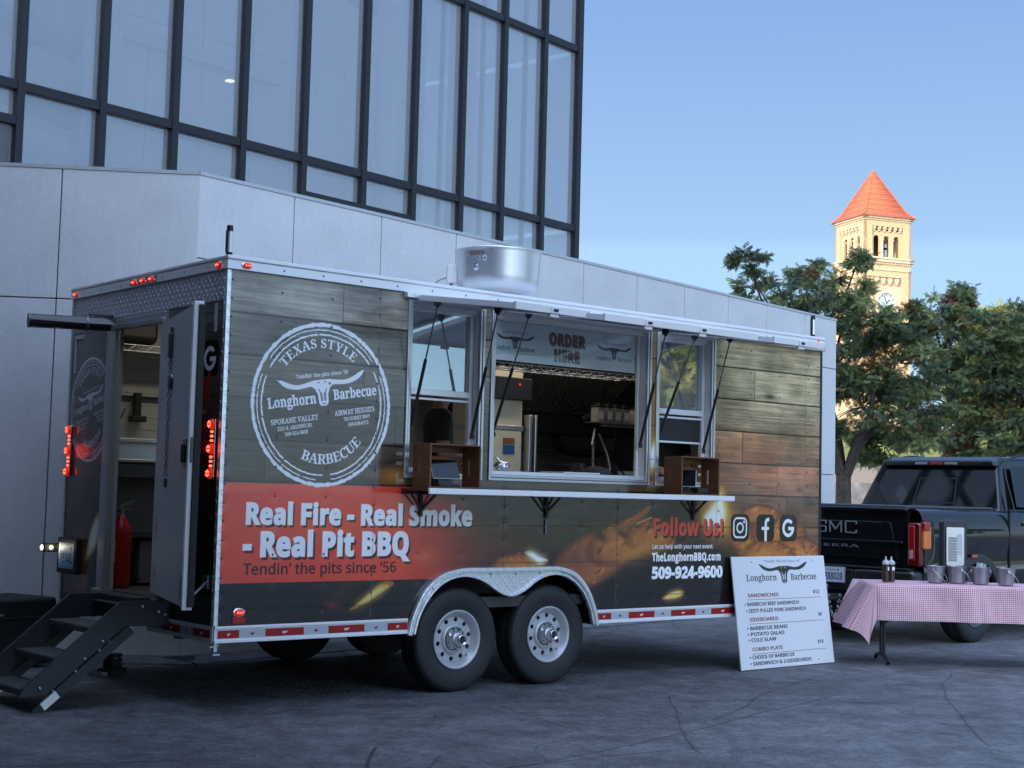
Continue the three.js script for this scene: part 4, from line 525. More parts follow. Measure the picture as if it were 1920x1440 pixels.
// rear door swung right back
{
  const A = V(-0.03, 0, -0.89), B = V(-0.44, 0, 0.40), L = A.distanceTo(B), u = V().subVectors(B, A).normalize(), n = V(-u.z, 0, u.x).normalize(); // n faces the road behind
  const g = new THREE.Group(); g.name = 'rear_door'; trailer.add(g); g.applyMatrix4(new THREE.Matrix4().makeBasis(u, V(0, 1, 0), n)); g.position.copy(A);
  P('door_leaf', rbx(0, L - 0.03, 0.735, 2.645, -0.045, 0.0, 0.004), mat({ color: lin(0.48, 0.49, 0.5), roughness: 0.5, bumpMap: rep(fineNoise, 2), bumpScale: 0.0008 }), g); P('door_skin', bx(0.0, L - 0.035, 0.74, 2.64, -0.05, -0.0455), M.black, g);
  P('door_edge', [rbx(L - 0.03, L, 0.72, 2.66, -0.052, 0.012, 0.005), rbx(L - 0.045, L - 0.0301, 0.73, 2.65, 0.0005, 0.012, 0.003)], M.whiteTrim, g); P('edge_seal', rbx(L + 0.0005, L + 0.012, 0.74, 2.64, -0.062, -0.02, 0.003), M.black, g);
  P('door_handle', [rbx(L - 0.24, L - 0.1, 1.62, 1.79, 0.0005, 0.008, 0.004), rbx(L - 0.16, L - 0.12, 1.64, 1.76, 0.0082, 0.035, 0.008), rbx(L - 0.005, L + 0.006, 1.64, 1.8, -0.03, 0.0, 0.003)], M.steelDark, g);
  P('door_closer', [rbx(0.5, 0.56, 2.36, 2.53, 0.0005, 0.03, 0.006), rbx(0.51, 0.55, 2.53, 2.57, 0.0005, 0.02, 0.004)], M.steelDark, g); P('chain', [...Array.from({ length: 30 }, (_, i) => new THREE.TorusGeometry(0.011, 0.0035, 5, 8).rotateY(i % 2 ? PI / 2 : 0).translate(0.52, 2.35 - i * 0.027, 0.012)), rbx(0.5, 0.54, 1.48, 1.54, 0.0005, 0.02, 0.004)], M.steelDark, g); P('peephole', lathe([[0.055, 0], [0.055, 0.015], [0.04, 0.024], [0.001, 0.026]], 20).rotateX(PI / 2).translate(0.56, 2.2, 0.001), M.steelDark, g);
  P('rating_label', [bx(0.12, 0.2, 1.1, 1.3, 0.0004, 0.0016), bx(0.12, 0.2, 0.82, 0.95, 0.0004, 0.0016)], mat({ map: canvasTex(64, 128, (c, w, h) => { c.fillStyle = '#b9bcc0'; c.fillRect(0, 0, w, h); c.fillStyle = '#555'; for (let i = 0; i < 14; i++) c.fillRect(6, 8 + i * 8, 30 + (i * 37) % 22, 3); c.fillStyle = '#c06a2a'; c.fillRect(4, 60, 56, 22); }), roughness: 0.5 }), g);
  P('vent_slot', Array.from({ length: 8 }, (_, i) => bx(L - 0.16, L - 0.08, 0.78 + i * 0.02, 0.788 + i * 0.02, 0.0004, 0.003)), M.black, g);
  P('holdback_rod', [rod(V(-0.38, 0.79, 0.36), V(-0.002, 0.86, -0.12), 0.008), rbx(-0.02, -0.0025, 0.81, 0.9, -0.16, -0.08, 0.004)], M.steel);
}
// licence plate with its lamp
{
  const g = new THREE.Group(); g.name = 'plate_holder'; g.position.set(-0.004, 0.925, -2.27); trailer.add(g); P('holder', [rbx(-0.05, 0, -0.14, 0.14, -0.2, 0.16, 0.012)], M.black, g);
  const pl = new THREE.PlaneGeometry(0.28, 0.2).rotateY(-PI / 2).translate(-0.0525, 0, -0.02); P('licence_plate', pl, mat({ roughness: 0.4, map: canvasTex(300, 200, (c, w, h) => { c.fillStyle = '#dfe6ea'; c.fillRect(0, 0, w, h); const gr = c.createLinearGradient(0, 60, 0, 200); gr.addColorStop(0, 'rgba(120,170,210,0)'); gr.addColorStop(1, 'rgba(70,130,180,0.9)'); c.fillStyle = gr; c.fillRect(0, 60, w, 140); txt(c, 'WASHINGTON', 50, 48, 150, 24, SB, '#27408a'); c.fillStyle = '#2a3f9a'; c.fillRect(220, 26, 50, 30); txt(c, '1514L', 26, 160, 250, 82, SB, '#1b2c50'); }) }), g);
  P('plate_lamp', [rbx(-0.16, -0.05, 0.02, 0.09, -0.26, -0.2, 0.01), rbx(-0.055, 0, 0.02, 0.09, -0.26, -0.2001, 0.01)], M.black, g); const bulb = mat({ color: 0xffffff, emissive: 0xfff2d8, emissiveIntensity: 1.3 }); P('bulb', [new THREE.SphereGeometry(0.022, 12, 8).scale(0.6, 1, 1).translate(-0.162, 0.055, -0.23), new THREE.SphereGeometry(0.016, 12, 8).scale(1, 1, 0.6).translate(-0.1, 0.055, -0.198)], bulb, g);
  const l = new THREE.PointLight(0xfff0d8, 0.008, 2); l.position.set(-0.1, 0.985, -2.445); l.castShadow = true; l.name = 'plate_lamp_light'; trailer.add(l);
}
// black pipe over the door
{
  const a = V(-0.02, 2.7, -1.72), b = V(-0.62, 2.685, -1.85), d = V().subVectors(b, a).normalize(), g = new THREE.Group(); g.name = 'stove_pipe'; trailer.add(g);
  P('pipe', rod(a, b, 0.052, 0.052, 28), M.blackGloss, g); const c = a.clone().lerp(b, 0.3); P('clamp', [rod(c, c.clone().addScaledVector(d, 0.02), 0.057, 0.057, 24), rbx(-0.2, -0.0, 2.755, 2.775, -1.76, -1.73, 0.004)], M.steelDark, g); P('pipe_end', rod(b, b.clone().addScaledVector(d, 0.006), 0.055, 0.054, 24), M.steelDark, g);
}
P('stabiliser_jack', [rbx(0.0, 0.03, 0.4, 0.46, -0.03, 0.0, 0.004), rbx(-0.01, 0.045, 0.378, 0.39, -0.04, 0.012, 0.003), rod(V(-0.03, 0.435, 0.005), V(0.04, 0.445, 0.005), 0.005)], M.steel);
// fold-down entry steps
{
  const g = new THREE.Group(); g.name = 'entry_steps'; trailer.add(g); const S = [V(-0.06, 0.66, 0), V(-1.02, 0.12, 0)];
  for (const z of [-0.62, -1.44]) {
    P('stringer', ext(poly([[-0.02, 0.70], [-0.38, 0.70], [-1.02, 0.165], [-1.06, 0.10], [-0.87, 0.105], [-0.34, 0.53], [-0.02, 0.53]]), 0.03, 0.004).translate(0, 0, z - 0.015), M.stepGrey, g);
    P('leg_channel', bar(V(-0.3, 0.515, z + 0.012), V(-0.8, 0.112, z + 0.012), 0.03, 0.066), M.stepGrey, g);
    const dz = z > -1 ? 0.031 : 0.03; P('leg', bar(V(-0.79, 0.12, z + dz - 0.018), V(-0.925, 0.012, z + dz - 0.018), 0.026, 0.054), M.alu, g); P('foot', bar(V(-0.9, 0.034, z + dz - 0.018), V(-0.955, -0.008, z + dz - 0.018), 0.034, 0.06), M.black, g);
    const nut = []; for (const [x, y] of [[-0.3, 0.52], [-0.22, 0.66], [-0.1, 0.62], [-0.45, 0.43], [-0.47, 0.4], [-0.5, 0.44], [-0.52, 0.38], [-0.62, 0.33], [-0.92, 0.155], [-0.83, 0.13], [-0.05, 0.6], [-0.68, 0.25]]) nut.push(new THREE.SphereGeometry(0.011, 8, 6).translate(x, y, z + 0.0165 + (z > -1 ? 0 : -0.035))); P('bolt', nut, M.steel, g);
  }
  for (const [x, y] of [[-0.53, 0.49], [-0.76, 0.295], [-0.99, 0.105]]) P('tread', [rbx(x, x + 0.26, y, y + 0.035, -1.424, -0.636, 0.01), rbx(x - 0.006, x + 0.03, y - 0.012, y + 0.037, -1.4235, -0.6365, 0.012)], mat({ color: lin(0.075, 0.078, 0.082), roughness: 0.6, bumpMap: rep(fineNoise, 8), bumpScale: 0.003 }), g);
  P('top_plate', rbx(-0.22, 0.0, 0.64, 0.654, -1.43, -0.63, 0.004), M.stepGrey, g);
}
// roof exhaust fan
{
  const g = new THREE.Group(); g.name = 'exhaust_fan'; g.position.set(3.1, 3.105, -0.92); trailer.add(g);
  const spun = mat({ color: lin(0.74, 0.75, 0.77), metalness: 0.9, roughness: 0.36 });
  P('bowl', lathe([[0.19, 0.08], [0.28, 0.09], [0.325, 0.115], [0.348, 0.16], [0.356, 0.22], [0.368, 0.42], [0.376, 0.44], [0.376, 0.452], [0.366, 0.454], [0.358, 0.44], [0.34, 0.2], [0.25, 0.13], [0.001, 0.13]], 72), spun, g);
  P('curb', [lathe([[0.001, 0.105], [0.2, 0.105], [0.205, 0.05], [0.215, 0.045], [0.235, 0.03], [0.245, -0.06], [0.001, -0.06]], 48)], M.white, g); P('fan_top', lathe([[0.25, 0.3], [0.2, 0.38], [0.001, 0.4]], 32), M.steelDark, g);
  P('switch_box', rbx(-0.045, 0.045, 0.17, 0.33, 0.35, 0.44, 0.012).rotateY(-2.15), M.white, g); P('conduit', [tube([V(0, 0.17, 0.4), V(0.01, 0.08, 0.4), V(0.02, 0.0, 0.42)], 0.014).rotateY(-2.15), tube([V(0.0, 0.22, 0.44), V(-0.01, 0.17, 0.53), V(-0.02, 0.0, 0.57)], 0.005).rotateY(-2.15)], mat({ color: lin(0.2, 0.21, 0.22), roughness: 0.5 }), g);
  const sticker = new THREE.CylinderGeometry(0.3685, 0.3605, 0.17, 16, 1, true, -1.56, 0.66).translate(0, 0.33, 0); P('fan_label', sticker, mat({ roughness: 0.5, transparent: true, alphaTest: 0.5, map: canvasTex(256, 180, (c, w, h) => { c.clearRect(0, 0, w, h); c.fillStyle = '#14161c'; c.fillRect(60, 6, 150, 26); txt(c, 'CAPTIVEAIRE', 66, 28, 136, 17, SB, '#d89aa0'); c.fillStyle = '#8f949c'; c.fillRect(20, 46, 70, 52); c.fillRect(98, 40, 48, 54); c.fillRect(152, 40, 44, 54); c.fillStyle = '#555b66'; for (let i = 0; i < 6; i++) { c.fillRect(26, 52 + i * 8, 46, 2); c.fillRect(102, 46 + i * 8, 38, 2); } c.fillStyle = '#c8ccd2'; c.fillRect(202, 44, 34, 46); c.fillStyle = '#27344a'; c.fillRect(210, 58, 16, 18); c.fillStyle = '#e8eaec'; c.fillRect(112, 104, 42, 70); c.fillStyle = '#1d4a78'; c.fillRect(114, 106, 38, 44); c.fillStyle = '#fff'; c.beginPath(); c.moveTo(150, 112); c.lineTo(124, 128); c.lineTo(150, 146); c.fill(); }) }), g);
}
P('roof_vent', new THREE.SphereGeometry(1, 24, 12, 0, 2 * PI, 0, PI / 2).scale(0.13, 0.085, 0.13).translate(1.55, 3.035, -1.0), M.black);
// kitchen seen through the openings
{
  const K = new THREE.Group(); K.name = 'kitchen_fittings'; trailer.add(K); const dk = mat({ color: lin(0.04, 0.042, 0.045), metalness: 0.5, roughness: 0.4 });
  const hood = ext(poly([[2.44, 2.86], [1.3, 2.86], [1.3, 2.78], [1.95, 2.28], [2.0, 2.1], [2.44, 2.1]]), 2.2).applyMatrix4(new THREE.Matrix4().makeBasis(V(0, 0, -1), V(0, 1, 0), V(1, 0, 0))).translate(3.7, 0, 0);
  P('hood', hood, dk, K); P('hood_filter', Array.from({ length: 40 }, (_, i) => bar(V(3.72 + i * 0.04, 2.775, -1.29), V(3.72 + i * 0.04, 2.29, -1.925), 0.014, 0.016, V(1, 0, 0))), M.steel, K);
  P('splash_back', bx(3.7, 6.2, 1.0, 2.1, -2.44, -2.43), mat({ color: lin(0.34, 0.37, 0.4), metalness: 0.4, roughness: 0.4 }), K); P('hand_rail', rod(V(3.75, 1.93, -2.2), V(6.2, 1.93, -2.2), 0.018), M.steelDark, K);
  P('cook_top', [bx(3.8, 6.0, 0.7, 1.5, -2.42, -1.6), bx(3.8, 6.0, 1.5, 1.6, -2.42, -1.62)], M.steelDark, K); P('griddle_knob', Array.from({ length: 8 }, (_, i) => new THREE.CylinderGeometry(0.03, 0.03, 0.04, 14).rotateX(PI / 2).translate(4.0 + i * 0.22, 1.4, -1.58)), M.black, K);
  P('pot', [lathe([[0.001, 0], [0.14, 0], [0.15, 0.02], [0.15, 0.2], [0.158, 0.205], [0.15, 0.21], [0.14, 0.02]], 28).translate(5.0, 1.6, -1.9), rod(V(4.86, 1.76, -1.9), V(4.5, 1.8, -1.85), 0.012)], M.steelDark, K);
  P('wire_shelf', [rod(V(2.35, 2.50, -0.3), V(4.3, 2.50, -0.3), 0.005), rod(V(2.35, 2.545, -0.3), V(4.3, 2.545, -0.3), 0.005), rod(V(2.35, 2.52, -0.62), V(4.3, 2.52, -0.62), 0.005), ...Array.from({ length: 39 }, (_, i) => rod(V(2.36 + i * 0.05, i % 2 ? 2.50 : 2.545, -0.3), V(2.41 + i * 0.05, i % 2 ? 2.545 : 2.50, -0.3), 0.003, 0.003, 5)), ...Array.from({ length: 14 }, (_, i) => rod(V(2.4 + i * 0.14, 2.52, -0.3), V(2.4 + i * 0.14, 2.52, -0.62), 0.003, 0.003, 5))], M.steel, K);
  P('water_heater', [rbx(3.2, 3.67, 0.72, 2.62, -1.65, -1.2, 0.03)], mat({ color: lin(0.66, 0.6, 0.44), roughness: 0.4 }), K); P('heater_band', rbx(3.195, 3.675, 2.05, 2.1, -1.655, -1.195, 0.01), M.steel, K); P('control_box', rbx(3.28, 3.7, 2.32, 2.52, -1.195, -1.12, 0.01), M.gunmetal, K); P('status_light', new THREE.SphereGeometry(0.008, 8, 6).translate(3.55, 2.46, -1.115), mat({ color: 0xff2020, emissive: 0xff2020, emissiveIntensity: 0.8 }), K);
  P('heater_label', [bx(3.44, 3.57, 1.93, 1.985, -1.199, -1.193)], mat({ color: lin(0.25, 0.09, 0.03), roughness: 0.5 }), K); P('heater_label', [bx(3.44, 3.57, 1.84, 1.925, -1.199, -1.193)], mat({ color: lin(0.03, 0.08, 0.3), roughness: 0.5 }), K);
  P('door_post', [rbx(3.69, 3.73, 0.7, 2.2, -1.22, -1.14, 0.01), rbx(3.76, 3.79, 0.7, 2.2, -1.22, -1.14, 0.01)], M.steel, K);
  P('duct_pipe', [rod(V(5.6, 2.85, -1.5), V(5.15, 2.25, -2.0), 0.1), tube([V(4.9, 2.15, -2.2), V(4.92, 2.02, -2.15), V(5.1, 1.93, -2.15), V(5.5, 1.93, -2.15)], 0.045)], dk, K);
  P('spice_shelf', [rod(V(4.2, 2.15, -0.75), V(4.85, 2.15, -0.75), 0.006), rod(V(4.2, 2.12, -0.75), V(4.85, 2.12, -0.75), 0.005), ...Array.from({ length: 13 }, (_, i) => rod(V(4.2 + i * 0.05, i % 2 ? 2.12 : 2.15, -0.75), V(4.25 + i * 0.05, i % 2 ? 2.15 : 2.12, -0.75), 0.003, 0.003, 5)), bx(4.2, 4.85, 2.152, 2.156, -0.98, -0.745)], M.steel, K);
  P('faucet', tube([V(4.3, 1.5, -0.95), V(4.3, 2.0, -0.95), V(4.27, 2.1, -0.9), V(4.2, 1.95, -0.86)], 0.012), M.steel, K); P('spray_hose', tube([V(4.36, 2.06, -0.95), V(4.46, 1.85, -0.93), V(4.48, 1.65, -0.9)], 0.012), M.steel, K);
  P('fryer_lid', [rbx(3.85, 4.3, 1.66, 1.72, -0.72, -0.4, 0.006), bar(V(4.1, 1.72, -0.4), V(4.32, 1.98, -0.55), 0.3, 0.014, V(0, 0, 1))], M.blackGloss, K);
  // by the rear door
  P('overhead_rack', [rod(V(0.06, 2.6, -2.1), V(1.2, 2.6, -2.1), 0.006), rod(V(0.06, 2.55, -2.1), V(1.2, 2.55, -2.1), 0.006), ...Array.from({ length: 15 }, (_, i) => rod(V(0.06 + i * 0.075, i % 2 ? 2.55 : 2.6, -2.1), V(0.135 + i * 0.075, i % 2 ? 2.6 : 2.55, -2.1), 0.004, 0.004, 5)), bx(0.06, 1.2, 2.545, 2.549, -2.44, -2.1)], M.steel, K);
  P('dark_bag', new RoundedBoxGeometry(0.42, 0.24, 0.3, 4, 0.07).translate(0.36, 2.73, -2.25), M.black, K);
  P('wall_board', Array.from({ length: 9 }, (_, i) => rbx(0.05, 1.3, 1.64 + i * 0.1, 1.737 + i * 0.1, -2.452, -2.444, 0.002, 1)), mat({ color: lin(0.42, 0.44, 0.42), roughness: 0.45 }), K);
  P('utensil_rail', [bx(0.15, 0.95, 2.19, 2.215, -2.43, -2.41), rbx(0.5, 0.56, 2.03, 2.24, -2.41, -2.36, 0.01), rbx(0.47, 0.6, 2.0, 2.05, -2.42, -2.34, 0.01), tube([V(0.26, 2.2, -2.4), V(0.28, 2.02, -2.38), V(0.38, 2.02, -2.38), V(0.42, 2.1, -2.38)], 0.006)], M.black, K);
  P('prep_counter', [rbx(0.08, 1.3, 1.66, 1.69, -2.44, -1.95, 0.008), bx(0.08, 1.3, 1.69, 1.87, -2.44, -2.4), rbx(0.08, 1.3, 1.83, 1.86, -2.39, -2.2, 0.006)], M.steel, K); P('counter_apron', bx(0.09, 1.3, 1.55, 1.65, -2.43, -1.97), M.steelDark, K);
  P('counter_leg', [[0.66, -1.98], [0.36, -2.05], [0.67, -2.05]].map((q, i) => rod(V(q[0], i ? 0.7 : 1.1, q[1]), V(q[0], i ? 1.08 : 1.55, q[1]), 0.013)), M.steel, K); P('under_shelf', [bx(0.1, 1.3, 1.08, 1.1, -2.43, -1.95)], M.steelDark, K);
  P('steel_cabinet', rbx(0.42, 0.8, 0.72, 1.05, -2.4, -2.0, 0.01), mat({ color: lin(0.35, 0.35, 0.33), metalness: 0.5, roughness: 0.4 }), K);
  // ceiling strip lamps; the one over the kitchen is added to brighten it
  RectAreaLightUniformsLib.init();
  for (const [x0, x1, z] of [[0.3, 1.3, -1.7], [3.0, 4.6, -0.9]]) {
    P('strip_lamp', rbx(x0, x1, 2.835, 2.859, z - 0.035, z + 0.035, 0.006), mat({ color: lin(0.8, 0.8, 0.78), emissive: 0xfff4e0, emissiveIntensity: 1.6 }), K);
    const l = new THREE.RectAreaLight(0xfff2dc, 5.5, x1 - x0, 0.07); l.position.set((x0 + x1) / 2, 2.828, z); l.rotation.x = -PI / 2; l.castShadow = true; l.name = 'strip_lamp_light'; K.add(l);
  }
}
// ------------------------------------------------------------------ things on and around the trailer
// a prototype is used for the first copy, clones for the rest
function cloneOf(o, label, pos, turn = 0) { const c = o.clone(); c.name = numbered(o.name.replace(/_\d{3}$/, '')); c.userData = { ...o.userData, label }; c.position.set(...pos); c.rotation.y = turn; scene.add(c); return c; }
const slotted = (w, h, sx, sy, sw, sh) => poly([[0, 0], [w, 0], [w, h], [0, h]], [[[sx - sw / 2, sy - sh / 2], [sx - sw / 2, sy + sh / 2], [sx + sw / 2, sy + sh / 2], [sx + sw / 2, sy - sh / 2]]]);
function crate(label, pos) {
  const g = thing('wooden_crate', label, 'crate', pos, 0, 'wooden crates on the serving shelf'); const W = 0.47, H = 0.31, Dp = 0.205;
  for (const x of [0, W - 0.014]) part('side_board', metreUV(ext(slotted(Dp, H, Dp * 0.62, H * 0.5, 0.018, 0.12), 0.014).rotateY(PI / 2).translate(x, 0, Dp)), crateMat, g);
  part('bottom_board', metreUV(rbx(0.0145, W - 0.0145, 0, 0.012, 0.002, Dp - 0.002, 0.002)), crateMat, g);
  for (let i = 0; i < 3; i++) part('top_slat', metreUV(rbx(0.0, W, H + 0.0005, H + 0.011, 0.006 + i * 0.068, 0.062 + i * 0.068, 0.002)), crateMat, g);
  for (const [y0, y1] of [[0.11, 0.165], [0.19, 0.235], [0.26, 0.31]]) part('back_slat', metreUV(rbx(0.0145, W - 0.0145, y0, y1, 0.001, 0.011, 0.002)), crateMat, g);
  return g;
}
crate('brown slatted wooden crate on the left end of the serving shelf, open side outward', [1.5, 1.522, 0.115]);
cloneOf(scene.children[scene.children.length - 1], 'brown slatted wooden crate on the right end of the serving shelf, open side outward', [4.115, 1.522, 0.115]);
function tablet(label, pos, turn) {
  const g = thing('tablet_terminal', label, 'tablet', pos, turn, 'ordering tablets in the crates'); const s = new THREE.Group(); s.name = 'tablet'; s.position.set(0, 0.055, 0.0); s.rotation.x = -0.42; g.add(s);
  part('casing', rbx(-0.115, 0.115, 0, 0.155, -0.006, 0.006, 0.006), M.white, s); part('screen', rbx(-0.112, 0.112, 0.004, 0.152, 0.0062, 0.008, 0.0008, 1), M.blackGloss, s);
  part('stand', [rbx(-0.09, 0.09, 0.0, 0.02, -0.08, 0.05, 0.006), bar(V(0, 0.015, -0.02), V(0, 0.09, -0.03), 0.12, 0.02)], M.gunmetal, g); return g;
}
tablet('black screen tablet tilted on a stand inside the left crate', [1.72, 1.535, 0.235], -0.12);
cloneOf(scene.children[scene.children.length - 1], 'narrow looking tablet turned sideways on a stand inside the right crate', [4.215, 1.535, 0.235], -0.85);
tag(part('card_reader', [rbx(4.34, 4.47, 1.535, 1.585, 0.2, 0.3, 0.012)], M.black, scene), 'small black card reader at the right inside the right crate', 'card reader');
tag(part('paper_sheet', [bx(1.755, 1.83, 1.555, 1.64, 0.1, 0.1035)], M.white, scene), 'white paper behind the left tablet at the crate back', 'paper'); tag(part('paper_sheet', [bx(4.31, 4.41, 1.55, 1.63, 0.1, 0.1035)], M.white, scene), 'white paper behind the right tablet at the crate back', 'paper');
{ // foil ball, tongs, rag on the counter
  const f = new THREE.IcosahedronGeometry(0.06, 3), p = f.attributes.position; for (let i = 0; i < p.count; i++) { const k = 0.8 + 0.4 * fbm(p.getX(i) * 60 + 9, p.getY(i) * 60 + p.getZ(i) * 37 + 5, 2); p.setXYZ(i, p.getX(i) * k, p.getY(i) * k * 0.7, p.getZ(i) * k); } f.computeVertexNormals();
  tag(part('foil_packet', [f.translate(2.56, 1.71, -0.15), bar(V(2.5, 1.78, -0.15), V(2.57, 1.71, -0.14), 0.02, 0.01)], mat({ color: lin(0.8, 0.8, 0.82), metalness: 0.95, roughness: 0.25 }), scene), 'crumpled silver foil packet on the counter at the left of the middle window', 'foil');
  const r = new THREE.SphereGeometry(0.12, 24, 16), q = r.attributes.position; for (let i = 0; i < q.count; i++) { const k = 0.75 + 0.5 * fbm(q.getX(i) * 20 + 3, q.getZ(i) * 20 + q.getY(i) * 13, 3); q.setXYZ(i, q.getX(i) * k, Math.max(-0.02, q.getY(i) * 0.45 * k), q.getZ(i) * k); } r.computeVertexNormals();
  tag(part('folded_rag', r.translate(3.72, 1.69, -0.3), mat({ color: lin(0.04, 0.042, 0.06), roughness: 0.9 }), scene), 'dark crumpled kitchen rag on the counter inside the middle window', 'rag');
  tag(part('paper_tray', [rbx(3.2, 3.6, 1.672, 1.684, -0.42, -0.12, 0.004)], M.white, scene), 'flat white tray lying on the counter inside the middle window', 'tray');
}
{
  const g = thing('spice_tub', 'clear labelled spice tub with black lid, first from the left on the wire shelf', 'spice tub', [4.25, 2.157, -0.85], 0, 'spice tubs on the wire shelf');
  part('tub', rbx(-0.04, 0.04, 0, 0.13, -0.05, 0.05, 0.008), mat({ color: lin(0.34, 0.32, 0.3), roughness: 0.35 }), g); part('lid', [rbx(-0.042, 0.042, 0.1305, 0.152, -0.052, 0.052, 0.006), rbx(-0.012, 0.012, 0.152, 0.17, -0.03, 0.03, 0.004)], M.black, g); part('tub_label', bx(-0.03, 0.03, 0.03, 0.1, 0.0502, 0.051), M.white, g);
  ['second', 'third', 'fourth', 'fifth'].forEach((w, i) => cloneOf(g, 'clear labelled spice tub with black lid, ' + w + ' from the left on the wire shelf', [4.36 + i * 0.105 + (i === 3 ? 0.06 : 0), 2.157, -0.85]));
}
{
  const g = thing('fire_extinguisher', 'red fire extinguisher standing just inside the open rear doorway', 'fire extinguisher', [0.19, 0.7, -1.86]);
  part('cylinder', lathe([[0.001, 0], [0.075, 0], [0.082, 0.02], [0.082, 0.42], [0.07, 0.48], [0.03, 0.53], [0.022, 0.56], [0.001, 0.56]], 28), M.red, g); part('valve', [rod(V(0, 0.55, 0), V(0, 0.6, 0), 0.022), bar(V(-0.02, 0.62, 0), V(0.1, 0.66, 0), 0.02, 0.012), bar(V(-0.02, 0.6, 0), V(0.09, 0.6, 0), 0.02, 0.012)], M.steel, g); part('hose', tube([V(-0.02, 0.59, 0), V(-0.1, 0.58, 0.02), V(-0.115, 0.4, 0.03), V(-0.1, 0.15, 0.03)], 0.014), M.black, g); part('label', new THREE.CylinderGeometry(0.0832, 0.0832, 0.16, 20, 1, true, -2.6, 1.7).translate(0, 0.28, 0), M.white, g);
}
{ // leaning menu board
  const A = V(5.065, 0.006, 0.178), B = V(6.405, 0.006, 0.150), C = V(5.0, 0.985, 0.042), u = V().subVectors(B, A), L = u.length(); u.normalize(); const v0 = V().subVectors(C, A), n = V().crossVectors(u, v0).normalize(), v = V().crossVectors(n, u), H = v0.length();
  const g = thing('menu_board', 'white menu board with prices leaning against the front lower corner of the trailer', 'menu board'); g.applyMatrix4(new THREE.Matrix4().makeBasis(u, v, n)); g.position.copy(A);
  const skew = -0.045, sk = new THREE.Matrix4().set(1, skew, 0, 0, 0, 1, 0, 0, 0, 0, 1, 0, 0, 0, 0, 1);
  part('board', rbx(0, L, 0, H, -0.012, 0, 0.003), M.white, g); part('menu_print', new THREE.PlaneGeometry(L - 0.008, H - 0.008).translate(L / 2, H / 2, 0.0012), mat({ map: boardTex, roughness: 0.35 }), g);
  part('screw', [[0.2, 0.95], [0.86, 0.96], [0.47, 0.05], [0.82, 0.04]].map((q) => new THREE.SphereGeometry(0.006, 8, 6).translate(q[0] * L, q[1] * H, 0.002)), M.steelDark, g);
}
// ------------------------------------------------------------------ table and what stands on it
const TO = V(6.6, 0, 0.47), TU = V(0.723, 0, 0.69).normalize(), TWd = V(0.69, 0, -0.723).normalize(), onT = (a, b, y = 0.755) => V(TO.x + TU.x * a + TWd.x * b, y, TO.z + TU.z * a + TWd.z * b), turnT = -Math.atan2(TU.z, TU.x);
{
  const g = thing('folding_table', 'folding table with dark legs set up right of the menu board', 'table', [TO.x, 0, TO.z], turnT); // local x along, -z away
  part('table_top', rbx(0.03, 1.8, 0.705, 0.738, -0.74, -0.02, 0.01), M.white, g);
  for (const x of [0.11, 1.6]) { part('leg', [rod(V(x, 0.06, -0.2), V(x, 0.705, -0.2), 0.016), rod(V(x, 0.06, -0.34), V(x, 0.705, -0.34), 0.016)], M.gunmetal, g); part('foot', tube([V(x, 0.016, 0.0), V(x, 0.05, -0.06), V(x, 0.065, -0.2), V(x, 0.065, -0.4), V(x, 0.05, -0.54), V(x, 0.016, -0.62)], 0.018, 20), M.gunmetal, g); part('brace', rod(V(x, 0.35, -0.27), V(x + 0.5, 0.7, -0.37), 0.009), M.gunmetal, g); }
}
